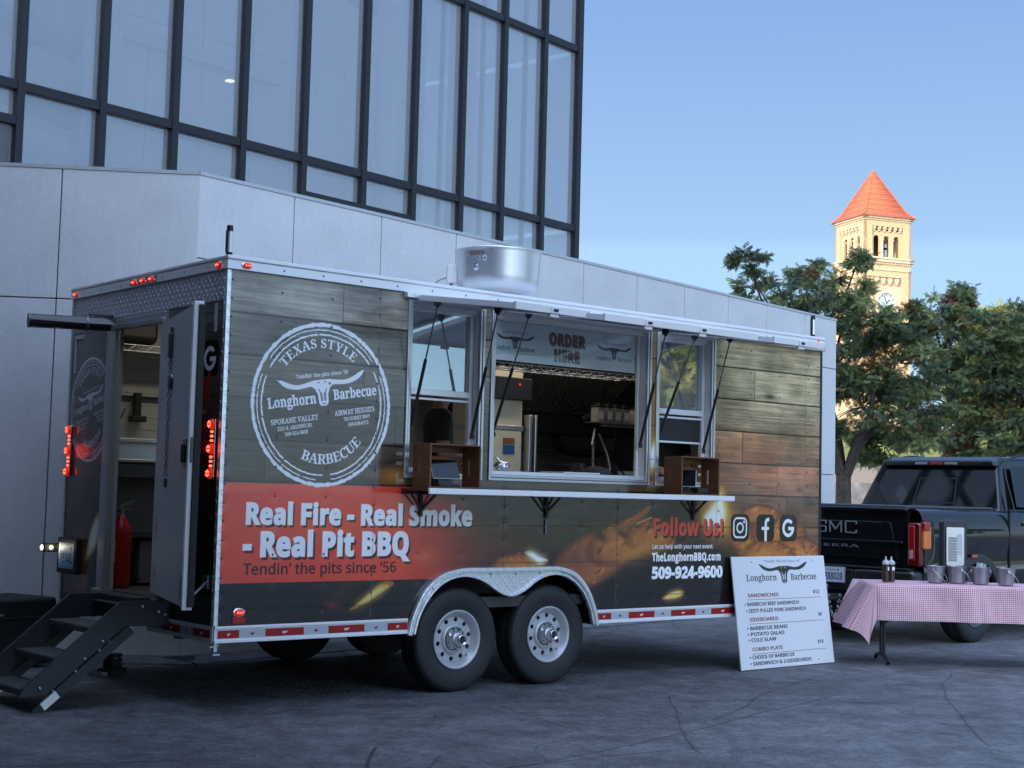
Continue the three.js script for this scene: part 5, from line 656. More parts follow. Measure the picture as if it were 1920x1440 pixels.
{ // gingham cloth: top, front and end drops with a hanging corner
  const ging = canvasTex(128, 128, (c, w) => { c.fillStyle = '#efe9ec'; c.fillRect(0, 0, w, w); c.fillStyle = 'rgba(168,52,68,0.46)'; for (let i = 0; i < 4; i++) { c.fillRect(i * 32, 0, 16, w); c.fillRect(0, i * 32, w, 16); } });
  const mtl = phys({ map: rep(ging, 1 / 0.072), roughness: 0.85, sheen: 0.2, side: THREE.DoubleSide });
  const pos = [], uv = [], idx = [], Lx = 1.86, W = 0.76, drop = 0.34, nx = 150, nz = 90, r = rng(4);
  // sheet coordinates s (along, from -drop to Lx+drop) and t (across, from -drop to W+drop); folded over the table edges
  const place = (s, t) => {
    const oS = Math.max(0, -s) , oT = Math.max(0, -t), oB = Math.max(0, t - W); let x = Math.max(0, s), z = -clamp(t, 0, W), y = 0.748;
    const wrinkle = 0.012 * (fbm(s * 7 + 30, t * 3 + 30, 3) - 0.5), fold = 0.012 * Math.sin(s * 9.5 + Math.sin(t * 6) * 0.7) + 0.05 * (fbm(s * 3.5 + 60, 2, 3) - 0.5) + 0.018 * (fbm(s * 14 + 20, t * 5 + 40, 2) - 0.5);
    const R = 0.02, hang = (o) => o < R * 1.57 ? [R * Math.sin(o / R), R * (1 - Math.cos(o / R))] : [R + (o - R * 1.57) * 0.06, R + (o - R * 1.57)];
    if (oT > 0 && oS === 0) { const h = hang(oT); y -= h[1]; z += h[0] + fold * Math.min(1, oT * 6) * 1.5; x += wrinkle; }
    else if (oS > 0 && oT === 0 && oB === 0) { const h = hang(oS), k = 1.55; y -= h[1] * 0.97; x -= h[0] + oS * 0.5 + 0.02 * Math.sin(t * 11) * Math.min(1, oS * 6); }
    else if (oB > 0) { const h = hang(oB); y -= h[1]; z -= h[0]; if (oS > 0) x -= oS * 0.2; }
    else if (oS > 0 && oT > 0) { // corner falls as a cone
      const q = Math.hypot(oS, oT), a = Math.atan2(oT, oS), h = hang(q), f = a / (PI / 2); y -= h[1] * (1 + 0.02 * Math.sin(f * PI)); const out = h[0] + q * lerp(0.5, 0.0, Math.min(1, f * 2.4)) + q * 0.1 * Math.pow(Math.sin(f * PI), 2); const dir = f * PI / 2; x -= out * Math.cos(dir) * 0.9; z += out * Math.sin(dir) * 0.9 + 0.0; if (f > 0.5) x -= 0; }
    else y += 0.004 * (fbm(s * 10, t * 10, 2) - 0.5);
    return [x, y, z];
  };
  for (let j = 0; j <= nz; j++) for (let i = 0; i <= nx; i++) { const s = lerp(-drop - 0.1, Lx + drop, i / nx), t = lerp(-drop, W + 0.3, j / nz), p = place(s, t); pos.push(...p); uv.push(s, t); }
  for (let j = 0; j < nz; j++) for (let i = 0; i < nx; i++) { const a = j * (nx + 1) + i; idx.push(a, a + 1, a + nx + 1, a + 1, a + nx + 2, a + nx + 1); }
  const g = new THREE.BufferGeometry(); g.setAttribute('position', new THREE.Float32BufferAttribute(pos, 3)); g.setAttribute('uv', new THREE.Float32BufferAttribute(uv, 2)); g.setIndex(idx); g.computeVertexNormals();
  const m = part('tablecloth', g, mtl, scene); m.position.set(TO.x, 0, TO.z); m.rotation.y = turnT; tag(m, 'red and white gingham cloth draped over the folding table', 'tablecloth');
}
function pail(label, p, turn) {
  const g = thing('metal_pail', label, 'pail', [p.x, p.y, p.z], turn, 'small metal pails on the table'); const st = mat({ color: lin(0.33, 0.34, 0.36), metalness: 0.85, roughness: 0.38 });
  g.scale.setScalar(1.28); part('pail_body', lathe([[0.001, 0.004], [0.05, 0.004], [0.052, 0], [0.054, 0.004], [0.067, 0.118], [0.071, 0.121], [0.071, 0.125], [0.066, 0.125], [0.052, 0.01], [0.001, 0.01]], 40), st, g);
  part('ear', [rbx(-0.075, -0.064, 0.085, 0.11, -0.012, 0.012, 0.004), rbx(0.064, 0.075, 0.085, 0.11, -0.012, 0.012, 0.004)], st, g);
  part('handle', tube([V(-0.073, 0.1, 0), V(-0.085, 0.075, 0.03), V(-0.06, 0.03, 0.07), V(0, 0.012, 0.082), V(0.06, 0.03, 0.07), V(0.085, 0.075, 0.03), V(0.073, 0.1, 0)], 0.0028, 40, 6), M.steel, g); return g;
}
const pl0 = pail('grey metal pail on the table, first from the two sauce bottles', onT(0.62, 0.36), 0.3);
for (const [a, b, w, t] of [[0.82, 0.37, 'second from the bottles, before the napkin dispenser', 1.1], [1.03, 0.32, 'holding white plastic cutlery, third from the sauce bottles', 2.4], [1.25, 0.27, 'fourth and farthest from the sauce bottles', 0.9]]) { const q = onT(a, b); cloneOf(pl0, 'grey metal pail on the table, ' + w, [q.x, q.y, q.z], t); }
{ const q = onT(1.03, 0.32), r = rng(8), l = []; for (let i = 0; i < 26; i++) { const a = r() * 7, d = r() * 0.045; l.push(bar(V(q.x + d * 0.7 * Math.cos(a), q.y + 0.05, q.z + d * 0.7 * Math.sin(a)), V(q.x + d * 1.25 * Math.cos(a), q.y + 0.185 + r() * 0.02, q.z + d * 1.25 * Math.sin(a)), 0.011, 0.002, V(r(), r(), r()))); } tag(part('plastic_cutlery', l, M.white, scene), 'bunch of white plastic cutlery standing in the third pail', 'cutlery'); }
function bottle(label, p) {
  const g = thing('sauce_bottle', label, 'squeeze bottle', [p.x, p.y, p.z], 0.6, 'sauce bottles on the table'); part('bottle', lathe([[0.001, 0], [0.029, 0], [0.032, 0.006], [0.032, 0.165], [0.029, 0.18], [0.001, 0.182]], 30), phys({ color: lin(0.035, 0.018, 0.014), roughness: 0.3, clearcoat: 0.4 }), g); part('cap', [lathe([[0.0325, 0.165], [0.0325, 0.19], [0.02, 0.2], [0.009, 0.208], [0.005, 0.24], [0.001, 0.24]], 26)], phys({ color: lin(0.5, 0.5, 0.48), roughness: 0.4 }), g); part('bottle_label', new THREE.CylinderGeometry(0.0326, 0.0326, 0.032, 14, 1, true, -0.9, 1.1).translate(0, 0.125, 0), M.white, g); return g;
}
bottle('brown sauce squeeze bottle, the one nearer the menu board', onT(0.13, 0.24)); { const q = onT(0.185, 0.26); cloneOf(scene.children[scene.children.length - 1], 'brown sauce squeeze bottle, the one nearer the pails', [q.x, q.y, q.z], 0.2); }
{
  const q = onT(0.84, 0.52), g = thing('napkin_dispenser', 'tall black napkin dispenser with a rounded steel face behind the pails', 'napkin dispenser', [q.x, q.y, q.z], -0.75), H = 0.6, W = 0.235; g.scale.set(1, 1, 1); const sh = (w, h, r, b) => { const s = new THREE.Shape(); s.moveTo(-w / 2, b); s.lineTo(w / 2, b); s.lineTo(w / 2, h - r); s.quadraticCurveTo(w / 2, h, 0, h); s.quadraticCurveTo(-w / 2, h, -w / 2, h - r); return s; };
  part('housing', ext(sh(W, H, 0.035, 0), 0.16, 0.012).translate(0, 0, -0.16), M.gunmetal, g); const f = new THREE.Shape(); f.moveTo(-0.085, 0.17); f.quadraticCurveTo(0, 0.075, 0.085, 0.17); f.lineTo(0.085, 0.515); f.quadraticCurveTo(0.085, 0.525, 0.075, 0.525); f.lineTo(-0.075, 0.525); f.quadraticCurveTo(-0.085, 0.525, -0.085, 0.515); part('face_plate', ext(f, 0.008, 0.002).translate(0, 0, 0.0005), mat({ color: lin(0.34, 0.35, 0.37), metalness: 0.85, roughness: 0.25 }), g); part('sticker', bx(0.02, 0.065, 0.26, 0.46, 0.0087, 0.0095), mat({ color: lin(0.5, 0.52, 0.55), roughness: 0.5 }), g); part('napkins', [...Array.from({ length: 9 }, (_, i) => bx(-0.065, 0.015, 0.2 + i * 0.026, 0.222 + i * 0.026, 0.0087, 0.0092))], mat({ color: lin(0.3, 0.3, 0.3), roughness: 0.8 }), g);
}
{
  const g = thing('equipment_case', 'long black covered equipment case on the ground behind the entry steps', 'case', [-0.42, 0, -3.02], 0.28); part('case_body', rbx(-0.55, 0.5, 0.03, 0.56, -0.3, 0.3, 0.03, 3), mat({ color: lin(0.006, 0.006, 0.007), roughness: 0.7 }), g); part('lid_seam', rbx(-0.555, 0.505, 0.4, 0.415, -0.305, 0.305, 0.004), M.gunmetal, g); part('badge', bx(-0.1, -0.02, 0.43, 0.45, 0.3005, 0.303), M.steel, g); part('side_handle', rbx(0.5, 0.53, 0.3, 0.34, -0.1, 0.1, 0.01), M.gunmetal, g);
}
{ const g = thing('jack_stand', 'small black bolted jack foot on the paving under the trailer behind the entry steps', 'jack', [0.33, 0, -2.2], 0.5); part('base_block', [rbx(-0.1, 0.1, 0, 0.05, -0.07, 0.07, 0.008), rbx(-0.06, 0.06, 0.0505, 0.16, -0.05, 0.05, 0.008)], M.black, g); part('toe_plate', rbx(-0.16, -0.1005, 0, 0.03, -0.04, 0.04, 0.005), M.steel, g); part('bolt', [[-0.03, 0.13], [0.03, 0.13], [-0.03, 0.08], [0.03, 0.08]].map((q) => new THREE.SphereGeometry(0.009, 8, 6).translate(q[0], q[1], 0.051)), M.steel, g); }
// ------------------------------------------------------------------ people at work inside, seen through the end windows
function capsuleField(segs, lo, hi, cell, k, mats) { // smooth union of tapered capsules meshed on a grid
  const size = V().subVectors(hi, lo), n = Math.ceil(Math.max(size.x, size.y, size.z) / cell) + 4, mc = new MarchingCubes(n, M.black, false, false, 300000); mc.isolation = 0; const half = cell * n / 2, c = lo.clone().add(hi).multiplyScalar(0.5); let o = 0;
  for (let z = 0; z < n; z++) for (let y = 0; y < n; y++) for (let x = 0; x < n; x++, o++) {
    const px = c.x + (x / n * 2 - 1) * half, py = c.y + (y / n * 2 - 1) * half, pz = c.z + (z / n * 2 - 1) * half; let d = 9; if (px < lo.x - cell || px > hi.x + cell || py < lo.y - cell || py > hi.y + cell || pz < lo.z - cell || pz > hi.z + cell) { mc.field[o] = -9; continue; }
    for (const s of segs) { const dx = s.b[0] - s.a[0], dy = s.b[1] - s.a[1], dz = s.b[2] - s.a[2], ex = px - s.a[0], ey = py - s.a[1], ez = pz - s.a[2], t = clamp((ex * dx + ey * dy + ez * dz) / (dx * dx + dy * dy + dz * dz || 1)), sx = s.sx ?? 1, sz = s.sz ?? 1, q = Math.hypot((ex - dx * t) / sx, ey - dy * t, (ez - dz * t) / sz) * Math.min(sx, sz, 1) - lerp(s.ra, s.rb, t) * Math.min(sx, sz, 1); const h = Math.max(k - Math.abs(d - q), 0) / k; d = Math.min(d, q) - h * h * k * 0.25; }
    mc.field[o] = -d;
  }
  mc.update(); const cnt = mc.count, g = new THREE.BufferGeometry(); g.setAttribute('position', new THREE.BufferAttribute(mc.positionArray.slice(0, cnt * 3), 3)); g.setAttribute('normal', new THREE.BufferAttribute(mc.normalArray.slice(0, cnt * 3), 3)); g.scale(half, half, half).translate(c.x, c.y, c.z); return g;
}
{
  const S = (a, b, ra, rb, o = {}) => ({ a, b, ra, rb, ...o }), legs = [], body = [];
  for (const k of [-1, 1]) {
    legs.push(S([0.09 * k, 0.9, 0], [0.1 * k, 0.5, 0.01], 0.085, 0.058), S([0.1 * k, 0.5, 0.01], [0.1 * k, 0.1, -0.01], 0.056, 0.04), S([0.1 * k, 0.05, -0.03], [0.11 * k, 0.04, 0.14], 0.045, 0.038));
    body.push(S([0.165 * k, 1.38, -0.01], [0.21 * k, 1.1, -0.02], 0.058, 0.045), S([0.21 * k, 1.1, -0.02], [0.15 * k, 1.04, 0.22], 0.042, 0.029), S([0.15 * k, 1.04, 0.22], [0.14 * k, 1.035, 0.29], 0.03, 0.034, { sx: 1.1 }));
    for (let f = 0; f < 4; f++) { const x = 0.14 * k + (f - 1.5) * 0.019, L = [0.06, 0.075, 0.07, 0.055][f]; body.push(S([x, 1.035, 0.31], [x, 1.025, 0.31 + L * 0.55], 0.0095, 0.009), S([x, 1.025, 0.31 + L * 0.55], [x, 1.0, 0.31 + L * 0.9], 0.009, 0.0075)); }
    body.push(S([0.14 * k - 0.028 * k, 1.04, 0.255], [0.14 * k - 0.052 * k, 1.03, 0.3], 0.011, 0.009));
  }
  body.push(S([0, 0.92, 0], [0, 1.02, 0], 0.125, 0.125, { sx: 1.25, sz: 0.85 }), S([0, 1.02, 0], [0, 1.32, -0.01], 0.13, 0.145, { sx: 1.3, sz: 0.8 }), S([0, 1.36, -0.01], [0, 1.5, 0.0], 0.07, 0.056), S([-0.14, 1.39, -0.01], [0.14, 1.39, -0.01], 0.065, 0.065), S([0, 1.6, 0.01], [0, 1.67, 0], 0.078, 0.088, { sx: 0.92, sz: 1.1 }), S([0, 1.53, 0.045], [0, 1.57, 0.05], 0.045, 0.055), S([0, 1.585, 0.1], [0, 1.61, 0.098], 0.014, 0.009), S([-0.09, 1.6, 0], [-0.092, 1.63, -0.005], 0.016, 0.018), S([0.09, 1.6, 0], [0.092, 1.63, -0.005], 0.016, 0.018));
  const all = capsuleField([...legs, ...body], V(-0.36, -0.02, -0.26), V(0.36, 1.8, 0.46), 0.0125, 0.03), p = all.attributes.position, col = new Float32Array(p.count * 3);
  for (let i = 0; i < p.count; i++) { const x = p.getX(i), y = p.getY(i), z = p.getZ(i); let c = [0.36, 0.2, 0.14]; if (y < 0.08) c = [0.03, 0.03, 0.03]; else if (y < 0.93) c = [0.02, 0.022, 0.035]; else if (y < 1.455 && !(Math.abs(x) > 0.1 && z > 0.03 && y < 1.15) && !(Math.abs(x) > 0.16 && y < 1.2)) c = [0.008, 0.008, 0.009]; col.set(c, i * 3); }
  all.setAttribute('color', new THREE.BufferAttribute(col, 3));
  const g = thing('person', 'person in a black shirt standing at the left serving window', 'person', [2.29, 0.7, -0.62], 1.2, 'people working inside the trailer'); part('body', all, mat({ vertexColors: true, roughness: 0.75 }), g);
  const hair = new THREE.SphereGeometry(1, 26, 16, 0, 2 * PI, 0, 1.75).scale(0.092, 0.1, 0.107).rotateX(-0.35).translate(0, 1.672, -0.008), hp = hair.attributes.position; for (let i = 0; i < hp.count; i++) { const k = 1 + 0.06 * (fbm(hp.getX(i) * 90 + 20, hp.getY(i) * 40 + 20, 2) - 0.5); hp.setX(i, hp.getX(i) * k); } part('hair', hair, mat({ color: lin(0.025, 0.016, 0.01), roughness: 0.8 }), g);
  part('eye', [-1, 1].map((k) => new THREE.SphereGeometry(0.0115, 12, 8).translate(0.033 * k, 1.622, 0.083)), mat({ color: lin(0.5, 0.5, 0.48), roughness: 0.2 }), g); part('iris', [-1, 1].map((k) => new THREE.SphereGeometry(0.006, 10, 8).translate(0.033 * k, 1.622, 0.0915)), M.black, g); part('mouth', new THREE.SphereGeometry(1, 14, 8).scale(0.024, 0.006, 0.008).translate(0, 1.553, 0.098), mat({ color: lin(0.28, 0.09, 0.08), roughness: 0.5 }), g);
  cloneOf(g, 'person in a black shirt behind the screen of the right serving window', [4.88, 0.7, -0.6], -0.5);
}
// ------------------------------------------------------------------ pickup truck, tail towards the table (local x forward, z to its right)
{
  const g = thing('pickup_truck', 'glossy black pickup truck parked in front of the trailer beyond the table', 'pickup truck', [8.2246, 0, -1.1846], 0.066);
  const paint = phys({ color: lin(0.004, 0.004, 0.005), roughness: 0.5, specularIntensity: 0.2, clearcoat: 1, clearcoatRoughness: 0.02 }), flareM = mat({ color: lin(0.03, 0.03, 0.032), roughness: 0.5 });
  const sec = [[0.9, 0.52], [0.965, 0.6], [0.99, 0.75], [0.985, 0.92], [0.995, 1.06], [1.0, 1.16], [0.99, 1.26], [0.968, 1.34], [0.945, 1.395], [0.91, 1.43], [0.86, 1.442], [0.78, 1.442]], curve = new THREE.CatmullRomCurve3(sec.map((q) => V(0, q[1], q[0]))).getPoints(40);
  const arches = [[1.2, 0.43], [4.95, 0.43]], R = 0.47;
  for (const k of [1, -1]) {
    const list = [], n = 190; for (let i = 0; i < n; i++) for (let j = 0; j < 40; j++) { const l0 = lerp(0.05, 5.65, i / n), l1 = lerp(0.05, 5.65, (i + 1) / n), a = curve[j], b = curve[j + 1], cx = (l0 + l1) / 2, cy = (a.y + b.y) / 2; if (arches.some((q) => Math.hypot(cx - q[0], cy - q[1]) < R)) continue; const tp = (l) => k * (l > 4.8 ? (l - 4.8) * 0.06 : 0); const q = [[l0, a.y, k * a.z - tp(l0)], [l1, a.y, k * a.z - tp(l1)], [l1, b.y, k * b.z - tp(l1)], [l0, b.y, k * b.z - tp(l0)]]; list.push(k > 0 ? q : q.reverse()); }
    part('body_side', quads(list), paint, g);
    for (const [ax, ay] of arches) { const ring = []; for (let i = 0; i <= 30; i++) { const t = lerp(-0.12, PI + 0.12, i / 30); ring.push([ax + 0.535 * Math.cos(t), ay + 0.535 * Math.sin(t)]); } for (let i = 30; i >= 0; i--) { const t = lerp(-0.12, PI + 0.12, i / 30); ring.push([ax + 0.44 * Math.cos(t), ay + 0.44 * Math.sin(t)]); } part('wheel_flare', ext(poly(ring), 0.06, 0.012).translate(0, 0, k > 0 ? 0.955 : -1.015), flareM, g); part('wheel_arch', new THREE.CylinderGeometry(0.46, 0.46, 0.3, 32, 1, true, PI / 2 - 0.1, PI + 0.2).rotateZ(0).rotateX(PI / 2).translate(ax, ay, k * 0.82), M.black, g); wheel(g, ax, 0.41, k * 0.83, 0.41, 0.26, 0.24, k, M.steelDark); }
    part('shut_line', [bx(1.875, 1.89, 0.62, 1.46, k > 0 ? 0.975 : -1.003, k > 0 ? 1.003 : -0.975), bx(3.0, 3.012, 0.62, 1.44, k > 0 ? 0.975 : -1.003, k > 0 ? 1.003 : -0.975)], M.black, g);
    part('side_marker', rbx(1.0, 1.12, 0.93, 0.96, k > 0 ? 1.014 : -1.02, k > 0 ? 1.02 : -1.014, 0.003), mat({ color: lin(0.5, 0.1, 0.05), roughness: 0.3 }), g);
  }
  part('underbody', [bx(0.1, 5.5, 0.45, 0.62, -0.75, 0.75), bx(0.08, 5.5, 0.62, 1.38, -0.7, 0.7)], M.black, g);
  part('tailgate', [ext(poly([[-0.83, 0.82], [0.83, 0.82], [0.83, 1.44], [-0.83, 1.44]]), 0.07, 0.02).rotateY(-PI / 2).translate(0.07, 0, 0), ext(poly([[-0.72, 0.9], [0.72, 0.9], [0.62, 1.3], [-0.62, 1.3]]), 0.03, 0.012).rotateY(-PI / 2).translate(0.014, 0, 0), rbx(-0.035, 0.06, 1.405, 1.446, -0.83, 0.83, 0.016), rbx(-0.02, 0.04, 1.06, 1.1, -0.78, 0.78, 0.015)], paint, g);
  part('tonneau_cover', [rbx(0.02, 1.84, 1.447, 1.475, -0.82, 0.82, 0.012), rbx(0.0, 0.03, 1.425, 1.473, -0.815, 0.815, 0.01)], mat({ color: lin(0.06, 0.062, 0.066), roughness: 0.5 }), g);
  part('rear_bumper', [rbx(-0.13, 0.1, 0.56, 0.8, -0.98, -0.24, 0.05, 4), rbx(-0.13, 0.1, 0.56, 0.8, 0.24, 0.98, 0.05, 4), rbx(-0.11, 0.1, 0.56, 0.79, -0.239, 0.239, 0.02)], phys({ color: lin(0.02, 0.02, 0.022), roughness: 0.3, clearcoat: 0.6 }), g); part('bumper_step', rbx(-0.12, 0.06, 0.8, 0.82, -0.9, 0.9, 0.008), M.black, g); part('tow_hitch', [bx(-0.28, 0.1, 0.45, 0.51, -0.04, 0.04), rod(V(-0.25, 0.51, 0), V(-0.25, 0.58, 0), 0.02), new THREE.SphereGeometry(0.028, 14, 10).translate(-0.25, 0.59, 0)], M.steelDark, g); part('hitch_chain', [-0.13, 0.13].flatMap((z) => Array.from({ length: 12 }, (_, i) => new THREE.TorusGeometry(0.016, 0.005, 6, 10).rotateY(i % 2 ? PI / 2 : 0).translate(-0.18 - i * 0.02, 0.5 - 0.22 * Math.sin(i / 11 * PI), z))), M.steel, g);
  const lampRed = phys({ color: lin(0.32, 0.008, 0.008), roughness: 0.12, clearcoat: 1 }), amber = phys({ color: lin(0.75, 0.2, 0.05), roughness: 0.15, clearcoat: 1 }), dkRed = phys({ color: lin(0.1, 0.004, 0.004), roughness: 0.12, clearcoat: 1 });
  for (const k of [1, -1]) { const zz = (a, b) => k > 0 ? [a, b] : [-b, -a]; let q = zz(0.835, 0.985); const t = part('tail_light', rbx(-0.025, 0.1, 0.84, 1.3, q[0], q[1], 0.03, 4), dkRed, g); part('housing', rbx(0.06, 0.24, 0.83, 1.34, ...zz(0.93, 1.008), 0.03, 4), M.black, t); part('lens', [rbx(-0.034, 0.0, 0.9, 1.27, ...zz(0.855, 0.93), 0.015, 3)], lampRed, t); part('reverse_lens', rbx(-0.036, 0.0, 0.92, 1.02, ...zz(0.865, 0.92), 0.012, 3), mat({ color: lin(0.5, 0.3, 0.3), roughness: 0.2 }), t); part('side_lens', rbx(0.03, 0.17, 1.02, 1.27, ...zz(0.955, 1.016), 0.025, 3), amber, t); part('side_lens', rbx(0.03, 0.15, 1.2, 1.31, ...zz(0.956, 1.018), 0.02, 3), lampRed, t); part('chrome_edge', tube([V(0.1, 0.86, k * 1.012), V(0.2, 0.95, k * 1.012), V(0.225, 1.15, k * 1.01), V(0.18, 1.32, k * 1.0)], 0.005, 16, 6), M.steelDark, t); }
  // lettering and plate
  const letter = (paths, x0, y0, s, w) => paths.map((pts) => { const o = []; for (let i = 0; i < pts.length - 1; i++) o.push(bar(V(-0.04, y0 + pts[i][1] * s, x0 + pts[i][0] * s), V(-0.04, y0 + pts[i + 1][1] * s, x0 + pts[i + 1][0] * s), w, 0.012, V(1, 0, 0))); return merge(o); });
  const Gp = [[1, 0.72], [1, 1], [0, 1], [0, 0], [1, 0], [1, 0.5], [0.5, 0.5]].map((q) => [q[0] * 1.15, q[1]]), Mp = [[0, 0], [0, 1], [0.6, 0.25], [1.2, 1], [1.2, 0]], Cp = [[1.1, 0.75], [1.1, 1], [0, 1], [0, 0], [1.1, 0], [1.1, 0.25]];
  part('badge_letter', letter([Gp], -0.29, 1.17, 0.12, 0.012), M.badge, g); part('badge_letter', letter([Mp], -0.1, 1.17, 0.12, 0.012), M.badge, g); part('badge_letter', letter([Cp], 0.1, 1.17, 0.12, 0.012), M.badge, g);
  const word = (s, x0, y0, h, ww) => { const m = mat({ color: lin(0.4, 0.4, 0.42), metalness: 0.6, roughness: 0.3, transparent: true, alphaTest: 0.5, map: canvasTex(512, 96, (c, w, hh) => { c.clearRect(0, 0, w, hh); txt(c, s, 8, 80, 496, 64, SB, '#c8c8cc'); }) }); part('badge_word', new THREE.PlaneGeometry(ww, h).rotateY(-PI / 2).translate(-0.0375, y0, x0), m, g); };
  word('SIERRA', -0.05, 1.03, 0.05, 0.66); word('SLT', 0.66, 0.87, 0.045, 0.16);
  part('licence_plate', [rbx(-0.147, -0.131, 0.63, 0.8, -0.165, 0.165, 0.006)], M.steel, g); part('plate_print', new THREE.PlaneGeometry(0.31, 0.155).rotateY(-PI / 2).translate(-0.148, 0.715, 0), mat({ roughness: 0.4, map: canvasTex(310, 155, (c, w, h) => { c.fillStyle = '#cfd5da'; c.fillRect(0, 0, w, h); txt(c, 'WASHINGTON', 84, 34, 130, 15, SB, '#35508a'); c.fillStyle = '#223'; c.fillRect(222, 16, 22, 16); txt(c, 'D88802B', 20, 132, 270, 78, SB, '#1c2c5a'); }) }), g);
  // cab with tumblehome
  const pinch = (geo) => { const p = geo.attributes.position; for (let i = 0; i < p.count; i++) { const y = p.getY(i), f = clamp((y - 1.42) / 0.64, 0, 1.2); p.setZ(i, p.getZ(i) * (1 - 0.215 * f)); } geo.computeVertexNormals(); return geo; };
  const cabP = poly([[1.86, 1.40], [1.93, 1.57], [2.07, 1.9], [2.13, 2.01], [2.3, 2.065], [2.9, 2.085], [3.5, 2.055], [3.8, 1.98], [4.45, 1.42], [4.45, 1.38], [1.86, 1.38]]);
  const cab = ext(cabP, 1.88, 0.045); cab.translate(0, 0, -0.94); part('cab', pinch(cab), paint, g);
  const rw = (y0, y1, z0, z1, o) => { const xb = (y) => lerp(1.868, 2.082, (y - 1.42) / 0.5), n = (y) => [xb(y) - o, y]; return pinch(quads([[[...n(y0), z0], [...n(y0), z1], [...n(y1), z1], [...n(y1), z0]]])); };
  part('rear_window', rw(1.475, 1.925, -0.87, 0.87, 0.012), M.darkGlass, g); part('sliding_pane', [rw(1.53, 1.8, -0.2, 0.28, 0.016)], phys({ color: lin(0.004, 0.004, 0.005), roughness: 0.05 }), g); part('pane_frame', [rw(1.8, 1.81, -0.24, 0.32, 0.018), rw(1.51, 1.52, -0.24, 0.32, 0.018), rw(1.51, 1.81, -0.245, -0.23, 0.019), rw(1.51, 1.81, 0.305, 0.32, 0.019)], M.black, g);
  part('roof_lip', pinch(rbx(2.01, 2.16, 1.945, 2.02, -0.9, 0.9, 0.025, 3)), M.blackGloss, g); part('brake_light', pinch(rbx(2.002, 2.02, 1.965, 1.995, -0.1, 0.1, 0.004)), lampRed, g); part('cargo_lamp', [pinch(rbx(2.002, 2.02, 1.965, 1.995, -0.34, -0.14, 0.004)), pinch(rbx(2.002, 2.02, 1.965, 1.995, 0.14, 0.34, 0.004))], mat({ color: lin(0.2, 0.2, 0.22), roughness: 0.2 }), g);
  for (const k of [1, -1]) { const win = (pts) => { const z = (y) => k * (0.945 * (1 - 0.215 * clamp((y - 1.42) / 0.64)) + 0.004), o = pts.map((q) => [q[0], q[1], z(q[1])]); return quads([k > 0 ? o : o.reverse()]); }; part('door_window', win([[2.18, 1.485], [2.95, 1.485], [2.95, 1.955], [2.3, 1.955]]), M.darkGlass, g); part('door_window', win([[3.03, 1.485], [4.2, 1.485], [3.72, 1.93], [3.03, 1.95]]), M.darkGlass, g); const fr = [[2.1, 1.455], [2.22, 1.98], [3.7, 1.96], [4.3, 1.45]].map((q) => V(q[0], q[1], k * (0.945 * (1 - 0.215 * clamp((q[1] - 1.42) / 0.64)) + 0.004))); part('window_trim', [tube([fr[0], fr[1], fr[2], fr[3]], 0.01, 60, 6)], M.black, g); part('door_handle', rbx(2.2, 2.42, 1.28, 1.32, ...(k > 0 ? [0.99, 1.02] : [-1.02, -0.99]), 0.012), M.chrome, g); part('mirror', rbx(3.75, 3.9, 1.45, 1.68, ...(k > 0 ? [1.02, 1.22] : [-1.22, -1.02]), 0.04, 3), paint, g); }
  part('hood', [rbx(4.3, 5.6, 1.1, 1.43, -0.86, 0.86, 0.1, 4)], paint, g); part('front_end', [rbx(5.5, 5.75, 0.6, 1.36, -0.9, 0.9, 0.08, 4)], M.steelDark, g);
}
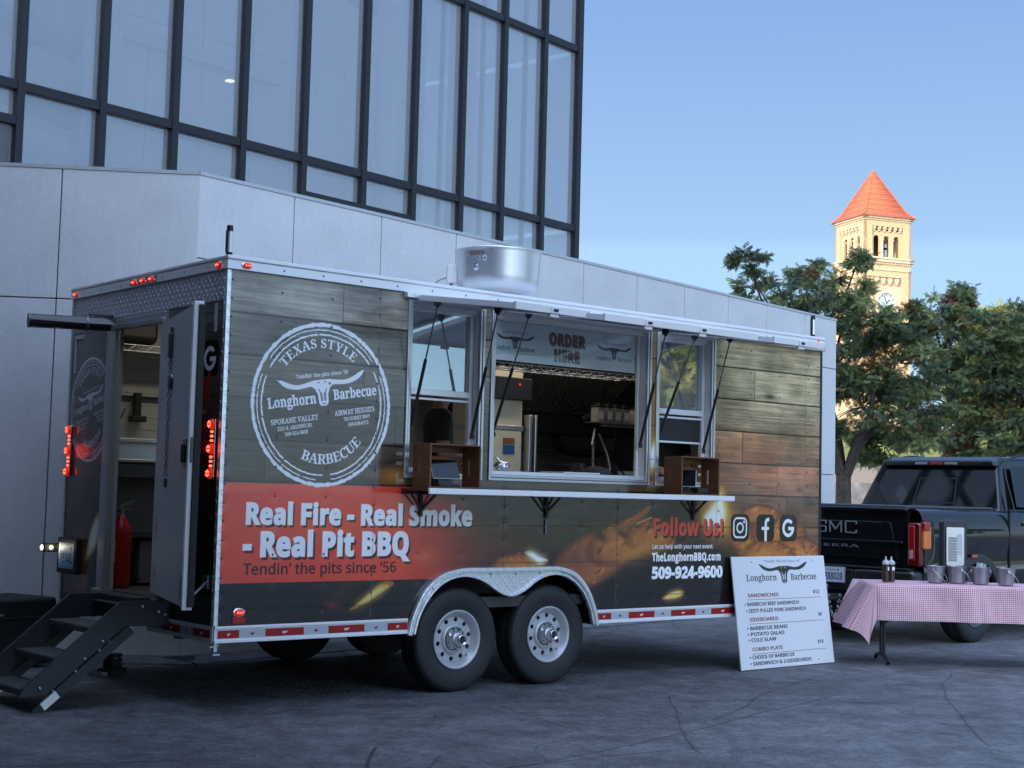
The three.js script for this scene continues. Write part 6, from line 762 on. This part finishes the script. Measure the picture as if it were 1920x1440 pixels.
// ------------------------------------------------------------------ clock tower far behind
{
  const g = thing('clock_tower', 'sunlit pale brick clock tower with an orange pyramid roof rising behind the trees', 'clock tower', [163.46, 0, -113.8], -0.3576);
  const brick = mat({ map: dataTex(256, 256, (u, v) => { const row = Math.floor(v * 32), o = (row & 1) * 0.5, n = hash2(Math.floor((u * 16 + o)) % 16, row), j = (v * 32) % 1 < 0.12 ? 0.9 : 1, b = 0.93 + 0.12 * n; return [214 * b * j, 175 * b * j, 128 * b * j]; }), roughness: 0.85 }); brick.map.repeat.set(0.25, 0.25);
  const stone = mat({ color: lin(0.62, 0.47, 0.29), roughness: 0.8 }), tile = mat({ color: lin(0.56, 0.14, 0.055), roughness: 0.75 }), tile2 = mat({ color: lin(0.48, 0.115, 0.045), roughness: 0.75 }), void_ = mat({ color: lin(0.03, 0.028, 0.025), roughness: 0.9 });
  const W = 7.4, h = W / 2, arch = (x, w, y0, y1) => { const r = w / 2, o = [[x - r, y0]]; for (let i = 0; i <= 10; i++) { const t = PI - i / 10 * PI; o.push([x + r * Math.cos(t), y1 - r + r * Math.sin(t)]); } o.push([x + r, y0]); return o.reverse(); };
  part('shaft', [bx(-h, h, 0, 22, -h, h), bx(-h + 0.4, h - 0.4, 22, 33.2, -h + 0.4, h - 0.4)].map((q) => metreUV(q)), brick, g);
  const faces = [0, 1, 2, 3];
  for (const f of faces) { const R = (q) => q.rotateY(f * PI / 2);
    // clock stage: recessed panel with dial
    const circ = Array.from({ length: 32 }, (_, i) => [1.42 * Math.cos(-i / 16 * PI), 28.7 + 1.42 * Math.sin(-i / 16 * PI)]);
    part('clock_wall', R(metreUV(ext(poly([[-h, 22.001], [h, 22.001], [h, 33.2], [-h, 33.2]], [[[-2.25, 23], [-2.25, 32.3], [2.25, 32.3], [2.25, 23]]]), 0.4).translate(0, 0, h - 0.4))), brick, g);
    part('dial_panel', R(ext(poly([[-2.25, 23], [2.25, 23], [2.25, 31.2], [-2.25, 31.2]], [circ]), 0.12).translate(0, 0, h - 0.399)), stone, g);
    const d = part('clock_dial', R(new THREE.CylinderGeometry(1.42, 1.42, 0.04, 40).rotateX(PI / 2).translate(0, 28.7, h - 0.34)), mat({ color: lin(0.48, 0.53, 0.52), roughness: 0.4 }), g);
    part('clock_hand', R(merge([bar(V(0, 28.7, h - 0.28), V(0.55, 29.3, h - 0.28), 0.12, 0.03, V(0, 0, 1)), bar(V(0, 28.7, h - 0.25), V(-0.35, 29.85, h - 0.25), 0.08, 0.03, V(0, 0, 1))])), void_, d); part('hour_mark', R(merge(Array.from({ length: 12 }, (_, i) => box(0.09, 0.26, 0.03).translate(0, 1.2, 0).rotateZ(i / 6 * PI).translate(0, 28.7, h - 0.3)))), void_, d);
    part('dial_ring', R(new THREE.TorusGeometry(1.5, 0.11, 8, 40).translate(0, 28.7, h - 0.25)), stone, g);
    for (let i = 0; i < 4; i++) part('corbel', R(merge([lathe([[0.001, -0.4], [0.2, -0.35], [0.36, 0.1], [0.4, 0.55], [0.001, 0.55]], 10).translate(-1.62 + i * 1.08, 31.6, h - 0.25)])), stone, g);
    part('string_course', R(bx(-h - 0.12, h + 0.12, 33.2, 33.5, h - 0.3, h + 0.12)), stone, g);
    part('frieze', R(metreUV(bx(-h, h, 33.5, 34.35, h - 0.3, h - 0.001))), brick, g);
    for (let i = 0; i < 22; i++) part('dentil', R(bx(-h + 0.1 + i * 0.33, -h + 0.28 + i * 0.33, 34.05, 34.35, h, h + 0.18)), stone, g);
    part('gallery_cornice', R(merge([bx(-h - 0.3, h + 0.3, 34.36, 34.75, h - 0.3, h + 0.3), bx(-h - 0.42, h + 0.42, 34.75, 35.0, h - 0.3, h + 0.42)])), stone, g);
    // belfry with three arches
    part('belfry_wall', R(metreUV(ext(poly([[-h, 35.0], [h, 35.0], [h, 40.1], [-h, 40.1]], [[[-2.5, 35.01], [-2.5, 39.3], [2.5, 39.3], [2.5, 35.01]]]), 0.35).translate(0, 0, h - 0.35))), brick, g);
    part('arcade', R(metreUV(ext(poly([[-2.5, 35.0], [2.5, 35.0], [2.5, 38.75], [-2.5, 38.75]], [arch(-1.6, 0.95, 35.05, 38.1), arch(0, 0.95, 35.05, 38.1), arch(1.6, 0.95, 35.05, 38.1)]), 0.3).translate(0, 0, h - 0.66))), brick, g);
    for (const x of [-0.8, 0.8]) part('column', R(merge([new THREE.CylinderGeometry(0.2, 0.22, 2.1, 12).translate(x, 36.1, h - 0.3), lathe([[0.2, 0], [0.34, 0.3], [0.36, 0.42], [0.001, 0.42]], 8).translate(x, 37.15, h - 0.3)])), stone, g);
    for (let i = 0; i < 6; i++) part('corbel', R(merge([box(0.4, 0.34, 0.34, -2.1 + i * 0.84, 39.1, h - 0.2), box(0.28, 0.3, 0.26, -2.1 + i * 0.84, 38.8, h - 0.26)])), stone, g);
    for (let i = 0; i < 20; i++) part('dentil', R(bx(-h + 0.1 + i * 0.366, -h + 0.3 + i * 0.366, 40.1, 40.35, h - 0.1, h + 0.16)), stone, g);
    part('eaves', R(merge([bx(-h - 0.05, h + 0.05, 40.105, 40.34, h - 0.4, h + 0.04), bx(-h - 0.3, h + 0.3, 40.35, 40.62, h - 0.4, h + 0.3)])), stone, g);
  }
  part('belfry_core', [bx(-h + 0.5, h - 0.5, 34.9, 35.03, -h + 0.5, h - 0.5), bx(-h + 0.5, h - 0.5, 39.4, 39.6, -h + 0.5, h - 0.5)], stone, g); part('bell_frame', [bx(-0.25, 0.25, 35.03, 39.4, -0.25, 0.25), bx(-2.4, -2.0, 35.03, 39.4, -2.4, -2.0), bx(2.0, 2.4, 35.03, 39.4, -2.4, -2.0), bx(-2.2, 2.2, 36.8, 37.1, -0.2, 0.2)], void_, g);
  const n = 26, y0 = 40.62, y1 = 47.9, rw = (t) => (t < 0.13 ? lerp(h + 0.5, h * 0.86 + 0.05, t / 0.13) : lerp(h * 0.86 + 0.05, 0.04, (t - 0.13) / 0.87));
  for (let i = 0; i < n; i++) { const a = rw(i / n) + 0.05, b = rw((i + 1) / n), hh = (y1 - y0) / n; part('roof_course', new THREE.CylinderGeometry(b * Math.SQRT2, a * Math.SQRT2, hh, 4, 1).rotateY(PI / 4).translate(0, y0 + (i + 0.5) * hh, 0), i % 3 ? tile : tile2, g); }
  for (const [sx, sz] of [[1, 1], [1, -1], [-1, 1], [-1, -1]]) part('hip_ridge', [rod(V(sx * rw(0), y0 + 0.02, sz * rw(0)), V(sx * rw(0.13), lerp(y0, y1, 0.13) + 0.05, sz * rw(0.13)), 0.1, 0.1, 6), rod(V(sx * rw(0.13), lerp(y0, y1, 0.13) + 0.05, sz * rw(0.13)), V(0, y1 + 0.05, 0), 0.1, 0.06, 6)], tile2, g);
}
// ------------------------------------------------------------------ trees
const leafMats = [];
const spray = (() => { // one small twig with paired leaflets
  const P0 = [], N0 = [], r = rng(14), leaf = (x, y, a, L, w, tilt) => { const dx = Math.cos(a), dy = Math.sin(a), nx = -dy, ny = dx, q = [[x, y, 0], [x + dx * L * 0.45 + nx * w, y + dy * L * 0.45 + ny * w, tilt * 0.6], [x + dx * L, y + dy * L, tilt * 1.2 - 0.015], [x + dx * L * 0.45 - nx * w, y + dy * L * 0.45 - ny * w, tilt * 0.2]]; for (const i of [0, 1, 2, 0, 2, 3]) P0.push(...q[i]); };
  for (let i = 0; i < 6; i++) { const y = 0.03 + i * 0.042; leaf(0, y, 0.75 + 0.2 * r(), 0.085 + 0.03 * r(), 0.019, 0.03 * (r() - 0.5)); leaf(0, y + 0.012, PI - 0.75 - 0.2 * r(), 0.085 + 0.03 * r(), 0.019, 0.03 * (r() - 0.5)); } leaf(0, 0.28, PI / 2, 0.09, 0.019, 0);
  const g = new THREE.BufferGeometry(); g.setAttribute('position', new THREE.Float32BufferAttribute(P0, 3)); g.computeVertexNormals(); return g;
})();
const leafMat = phys({ color: 0xffffff, roughness: 0.62, transmission: 0.32, thickness: 0, specularIntensity: 0.4 }), barkMat = mat({ map: rep(dataTex(128, 256, (u, v) => { const g = fbm(u * 20, v * 8, 4, 20, 8), k = 0.6 + 0.8 * g; return [74 * k, 64 * k, 56 * k]; }), 2), bumpMap: rep(fineNoise, 3), bumpScale: 0.01, roughness: 0.9 });
function growTree(name, label, base, fork, blobs, seed, o = {}) {
  const r = rng(seed), g = thing(name, label, 'tree', base, 0, o.group), limbs = [], M4 = new THREE.Matrix4(), q = new THREE.Quaternion(), col = new THREE.Color(), list = [], cols = [];
  const rel = (b) => V(b[0] - base[0], b[1] - base[1], b[2] - base[2]), f = rel(fork), tr = o.trunk ?? 0.15;
  const limb = (pts, r0, r1) => { const c = new THREE.CatmullRomCurve3(pts), n = 14, k = 7, geo = new THREE.TubeGeometry(c, n, 1, k), p = geo.attributes.position; for (let i = 0; i <= n; i++) { const ctr = c.getPointAt(i / n), rad = lerp(r0, r1, i / n); for (let j = 0; j <= k; j++) { const ix = i * (k + 1) + j; p.setXYZ(ix, ctr.x + (p.getX(ix) - ctr.x) * rad, ctr.y + (p.getY(ix) - ctr.y) * rad, ctr.z + (p.getZ(ix) - ctr.z) * rad); } } limbs.push(geo); return c; };
  limb([V(0, -0.1, 0), V(0.02, f.y * 0.4, 0), f.clone()], tr * 1.25, tr);
  const dirs = []; for (let i = 0; i < 5; i++) { const a = i / 5 * 6.28 + r(); dirs.push(V(Math.cos(a) * 0.7, 1.0 + r() * 0.5, Math.sin(a) * 0.7).add(f)); }
  const mains = dirs.map((d) => limb([f.clone().add(V(0, -0.15, 0)), f.clone().lerp(d, 0.5).add(V(0, 0.12, 0)), d], tr * 0.66, tr * 0.42));
  const tone = o.tones ?? [[0.14, 0.18, 0.075], [0.18, 0.22, 0.085], [0.25, 0.28, 0.1], [0.07, 0.1, 0.05], [0.1, 0.145, 0.07]], warm = [[0.2, 0.075, 0.02], [0.16, 0.1, 0.02], [0.12, 0.05, 0.03]];
  for (const b of blobs) {
    const c = rel(b), R = b[3]; let best = 0, bd = 1e9; dirs.forEach((d, i) => { const e = d.distanceTo(c); if (e < bd) { bd = e; best = i; } });
    const st = dirs[best], mid = st.clone().lerp(c, 0.5).add(V((r() - 0.5) * 0.4, 0.18, (r() - 0.5) * 0.4)); limb([st, mid, c.clone().add(V(0, R * 0.3, 0))], tr * 0.34, 0.012);
    const nc = Math.round((o.clumps ?? 16) * Math.max(0.3, R / 0.6) * (R > 0.48 && !o.scale0 ? 1.6 : 1)), warmBlob = r() < (o.warm ?? 0.1);
    for (let k = 0; k < nc; k++) {
      const th = r() * 6.283, ph = Math.acos(2 * r() - 1), rad = R * Math.cbrt(0.12 + 0.95 * r()), cc = V(c.x + rad * Math.sin(ph) * Math.cos(th) * 1.12, c.y + rad * Math.cos(ph) * 0.92, c.z + rad * Math.sin(ph) * Math.sin(th) * 1.12); if (r() < 0.4) limb([c.clone().lerp(cc, 0.1), c.clone().lerp(cc, 0.6).add(V(0, 0.05, 0)), cc], 0.014, 0.004);
      const hue = r(), wm = r() < (warmBlob ? 0.35 : 0.03), tn = tone[Math.floor(hue * tone.length)], out = cc.clone().sub(c).normalize(), cr = (0.13 + 0.14 * r()) * Math.min(1, 0.3 + R), ns = Math.round((o.leaves ?? 26) * (0.7 + 0.6 * r()));
      for (let s = 0; s < ns; s++) {
        const p = V(cc.x + (r() + r() - 1) * cr * 1.25, cc.y + (r() + r() - 1) * cr * 0.62, cc.z + (r() + r() - 1) * cr * 1.25), d = V(out.x * 0.5 + (r() - 0.5) * 1.5, -0.15 + (r() - 0.5) * 1.1, out.z * 0.5 + (r() - 0.5) * 1.5).normalize();
        q.setFromUnitVectors(V(0, 1, 0), d); const tw = new THREE.Quaternion().setFromAxisAngle(V(0, 1, 0), r() * 6.28), sc = (o.scale ?? 1) * (0.55 + 0.6 * r()); list.push(new THREE.Matrix4().compose(p, q.clone().multiply(tw), V(sc, sc, sc)));
        const w = wm && r() < 0.8 ? warm[Math.floor(r() * 3)] : tn, v = 0.75 + 0.5 * r(); cols.push([w[0] * v, w[1] * v, w[2] * v]);
      }
    }
  }
  part('trunk', limbs, barkMat, g);
  const im = new THREE.InstancedMesh(spray, leafMat, list.length); im.name = 'crown'; im.castShadow = im.receiveShadow = true; im.userData.kind = 'stuff'; list.forEach((m, i) => { im.setMatrixAt(i, m); im.setColorAt(i, col.setRGB(...cols[i])); }); g.add(im); return g;
}
const treeA = growTree('shade_tree', 'dark green tree with a forked trunk just right of the trailer, before the clock tower', [17.55, 0, -8.2], [17.54, 2.0, -8.18], [[15.58, 5.85, -8.9, 0.27], [15.98, 5.36, -9.03, 0.43], [17.43, 5.41, -9.59, 0.47], [17.26, 5.9, -8.89, 0.29], [16.41, 5.31, -7.92, 0.45], [17.27, 5.03, -8.25, 0.53], [16.8, 4.79, -9.03, 0.47], [16.98, 5.89, -7.45, 0.2], [18.15, 5.49, -8.38, 0.31], [17.05, 4.78, -7.16, 0.53], [17.41, 4.27, -7.89, 0.8], [18.13, 4.1, -7.44, 0.82], [17.61, 3.29, -7.79, 0.82], [18.38, 3.17, -7.4, 0.82], [18.08, 2.62, -8.5, 0.45], [18.95, 2.6, -8.27, 0.51]], 3, { trunk: 0.14, clumps: 19, scale: 0.5, leaves: 48 });
const treeB = growTree('shade_tree', 'dark green tree with rusty leaf patches behind the black pickup truck', [21.5, 0, -7.7], [21.5, 1.9, -7.7], [[20.44, 5.28, -8.31, 0.54], [21.5, 5.61, -8.43, 0.38], [21.74, 5.89, -8.29, 0.25], [20.68, 4.6, -7.99, 0.86], [20.46, 4.86, -6.93, 0.5], [22.87, 5.43, -7.83, 0.41], [21.59, 4.75, -6.54, 0.75], [21.16, 3.85, -7.34, 0.95], [21.98, 3.57, -8.84, 0.95], [22.13, 3.53, -7.09, 1.09], [21.46, 2.92, -7.64, 0.7], [21.64, 2.83, -8.81, 0.61], [20.89, 2.67, -6.36, 0.63], [22.81, 4.2, -6.54, 1.02]], 6, { trunk: 0.15, clumps: 19, scale: 0.53, leaves: 48, warm: 0.18 });
// sunlit trees across the yard and on the bank; some only show as reflections
const park = growTree('park_tree', 'sunlit yellow green tree on the far bank behind the pickup', [47, 2.4, -22], [47, 4.2, -22], Array.from({ length: 16 }, (_, i) => { const a = i * 2.4, k = i % 4; return [47 + 1.9 * Math.cos(a) * (k === 3 ? 0.5 : 1), 5.6 + k * 0.95, -22 + 1.9 * Math.sin(a) * (k === 3 ? 0.5 : 1), 0.95]; }), 9, { trunk: 0.2, clumps: 12, leaves: 16, scale: 1.9, scale0: 1, tones: [[0.24, 0.27, 0.05], [0.32, 0.32, 0.06], [0.16, 0.2, 0.04], [0.38, 0.32, 0.07]], warm: 0.1 });
[[52, 2.6, -14, 0.9, "sunlit tree on the far bank, seen through a gap in the crown behind the pickup"], [30, 0, 20.5, 1.25, "sunlit tree by the lawn nearest the yard, out of view"], [32, 0, 25, 1.35, "sunlit tree by the lawn, second from the yard, out of view"], [36, 0, 27.5, 1.5, "sunlit tree by the lawn, third from the yard, out of view"], [39, 0, 33, 1.4, "sunlit tree farthest along the lawn, out of view"], [42, 0, 18, 1.0, "sunlit tree at the lawn edge nearest the road, out of view"], [48, 0, 22, 1.1, "sunlit tree on the lawn corner, out of view"], [56, 0, 24, 1.3, "sunlit tree beyond the lawn corner, out of view"], [60, 2.8, -30, 1.2, "sunlit tree high on the bank behind the first tree, half hidden"]].forEach(([x, y, z, s, label], i) => { const c = cloneOf(park, label, [x, y, z], i * 1.3); c.scale.setScalar(s); });
// ------------------------------------------------------------------ bank, wall and road beyond the trees
{
  const n = 60, pos = [], idx = [], uv = [], U = V(0.81, 0, -0.587), R = V(0.587, 0, 0.81), O = V(-4.8, 0, 8.7), prof = [[51.6, 2.0], [54, 2.25], [64, 2.75], [76, 3.4], [80, 3.7], [90, 4.6], [110, 6.2], [150, 8.5]];
  const sheet = (name, a, b, m, label) => { const P1 = [], L = []; for (let i = a; i < b; i++) for (let k = -12; k < 24; k++) { const f = (d, y, t) => { const p = O.clone().addScaledVector(U, d).addScaledVector(R, t); return [p.x, y + 0.12 * fbm(p.x * 0.3 + 50, p.z * 0.3 + 50, 3), p.z]; }; L.push([f(prof[i][0], prof[i][1], k * 3), f(prof[i][0], prof[i][1], k * 3 + 3), f(prof[i + 1][0], prof[i + 1][1], k * 3 + 3), f(prof[i + 1][0], prof[i + 1][1], k * 3)].reverse()); } tag(part(name, metreUV(quads(L)), m, scene), label, null, null, 'structure'); };
  const grassM = mat({ map: rep(dataTex(256, 256, (u, v) => { const a = fbm(u * 8, v * 8, 4, 8, 8), b = fbm(u * 64, v * 64, 2, 64, 64), k = 0.6 + 0.5 * a + 0.35 * b; return [112 * k, 112 * k, 46 * k]; }), 0.2), roughness: 0.95 }), pathM = mat({ map: rep(dataTex(256, 256, (u, v) => { const k = 0.85 + 0.3 * fbm(u * 30, v * 30, 3, 30, 30); return [140 * k, 122 * k, 98 * k]; }), 0.3), roughness: 0.9 });
  sheet('path', 0, 4, pathM, 'sunlit pale path on the bank beyond the tree trunk'); sheet('bank', 4, 7, grassM, 'sunlit grass bank beyond the path');
  const w = thing('retaining_wall', 'low grey concrete wall beyond the tree trunk left of the pickup', 'wall'), stone = mat({ map: rep(dataTex(256, 256, (u, v) => { const k = 0.72 + 0.5 * fbm(u * 12, v * 12, 5, 12, 12); return [112 * k, 110 * k, 104 * k]; }), 0.4), roughness: 0.9, bumpMap: fineNoise, bumpScale: 0.02 });
  for (let k = -6; k < 14; k++) { const c = O.clone().addScaledVector(U, 51).addScaledVector(R, k * 2 + 1), gg = metreUV(rbx(-0.99, 0.99, 0, 2.15, -0.3, 0.3, 0.03)); gg.applyMatrix4(new THREE.Matrix4().makeBasis(R, V(0, 1, 0), U.clone().negate())).translate(c.x, 0, c.z); part('wall_block', gg, stone, w); }
  const grass2 = new THREE.PlaneGeometry(60, 44, 1, 1).rotateX(-PI / 2).translate(52, 0.02, 36); tag(part('lawn', metreUV(grass2), grassM, scene), 'sunlit lawn right of the yard, out of view', null, null, 'structure');
}
renderer.render(scene, camera);
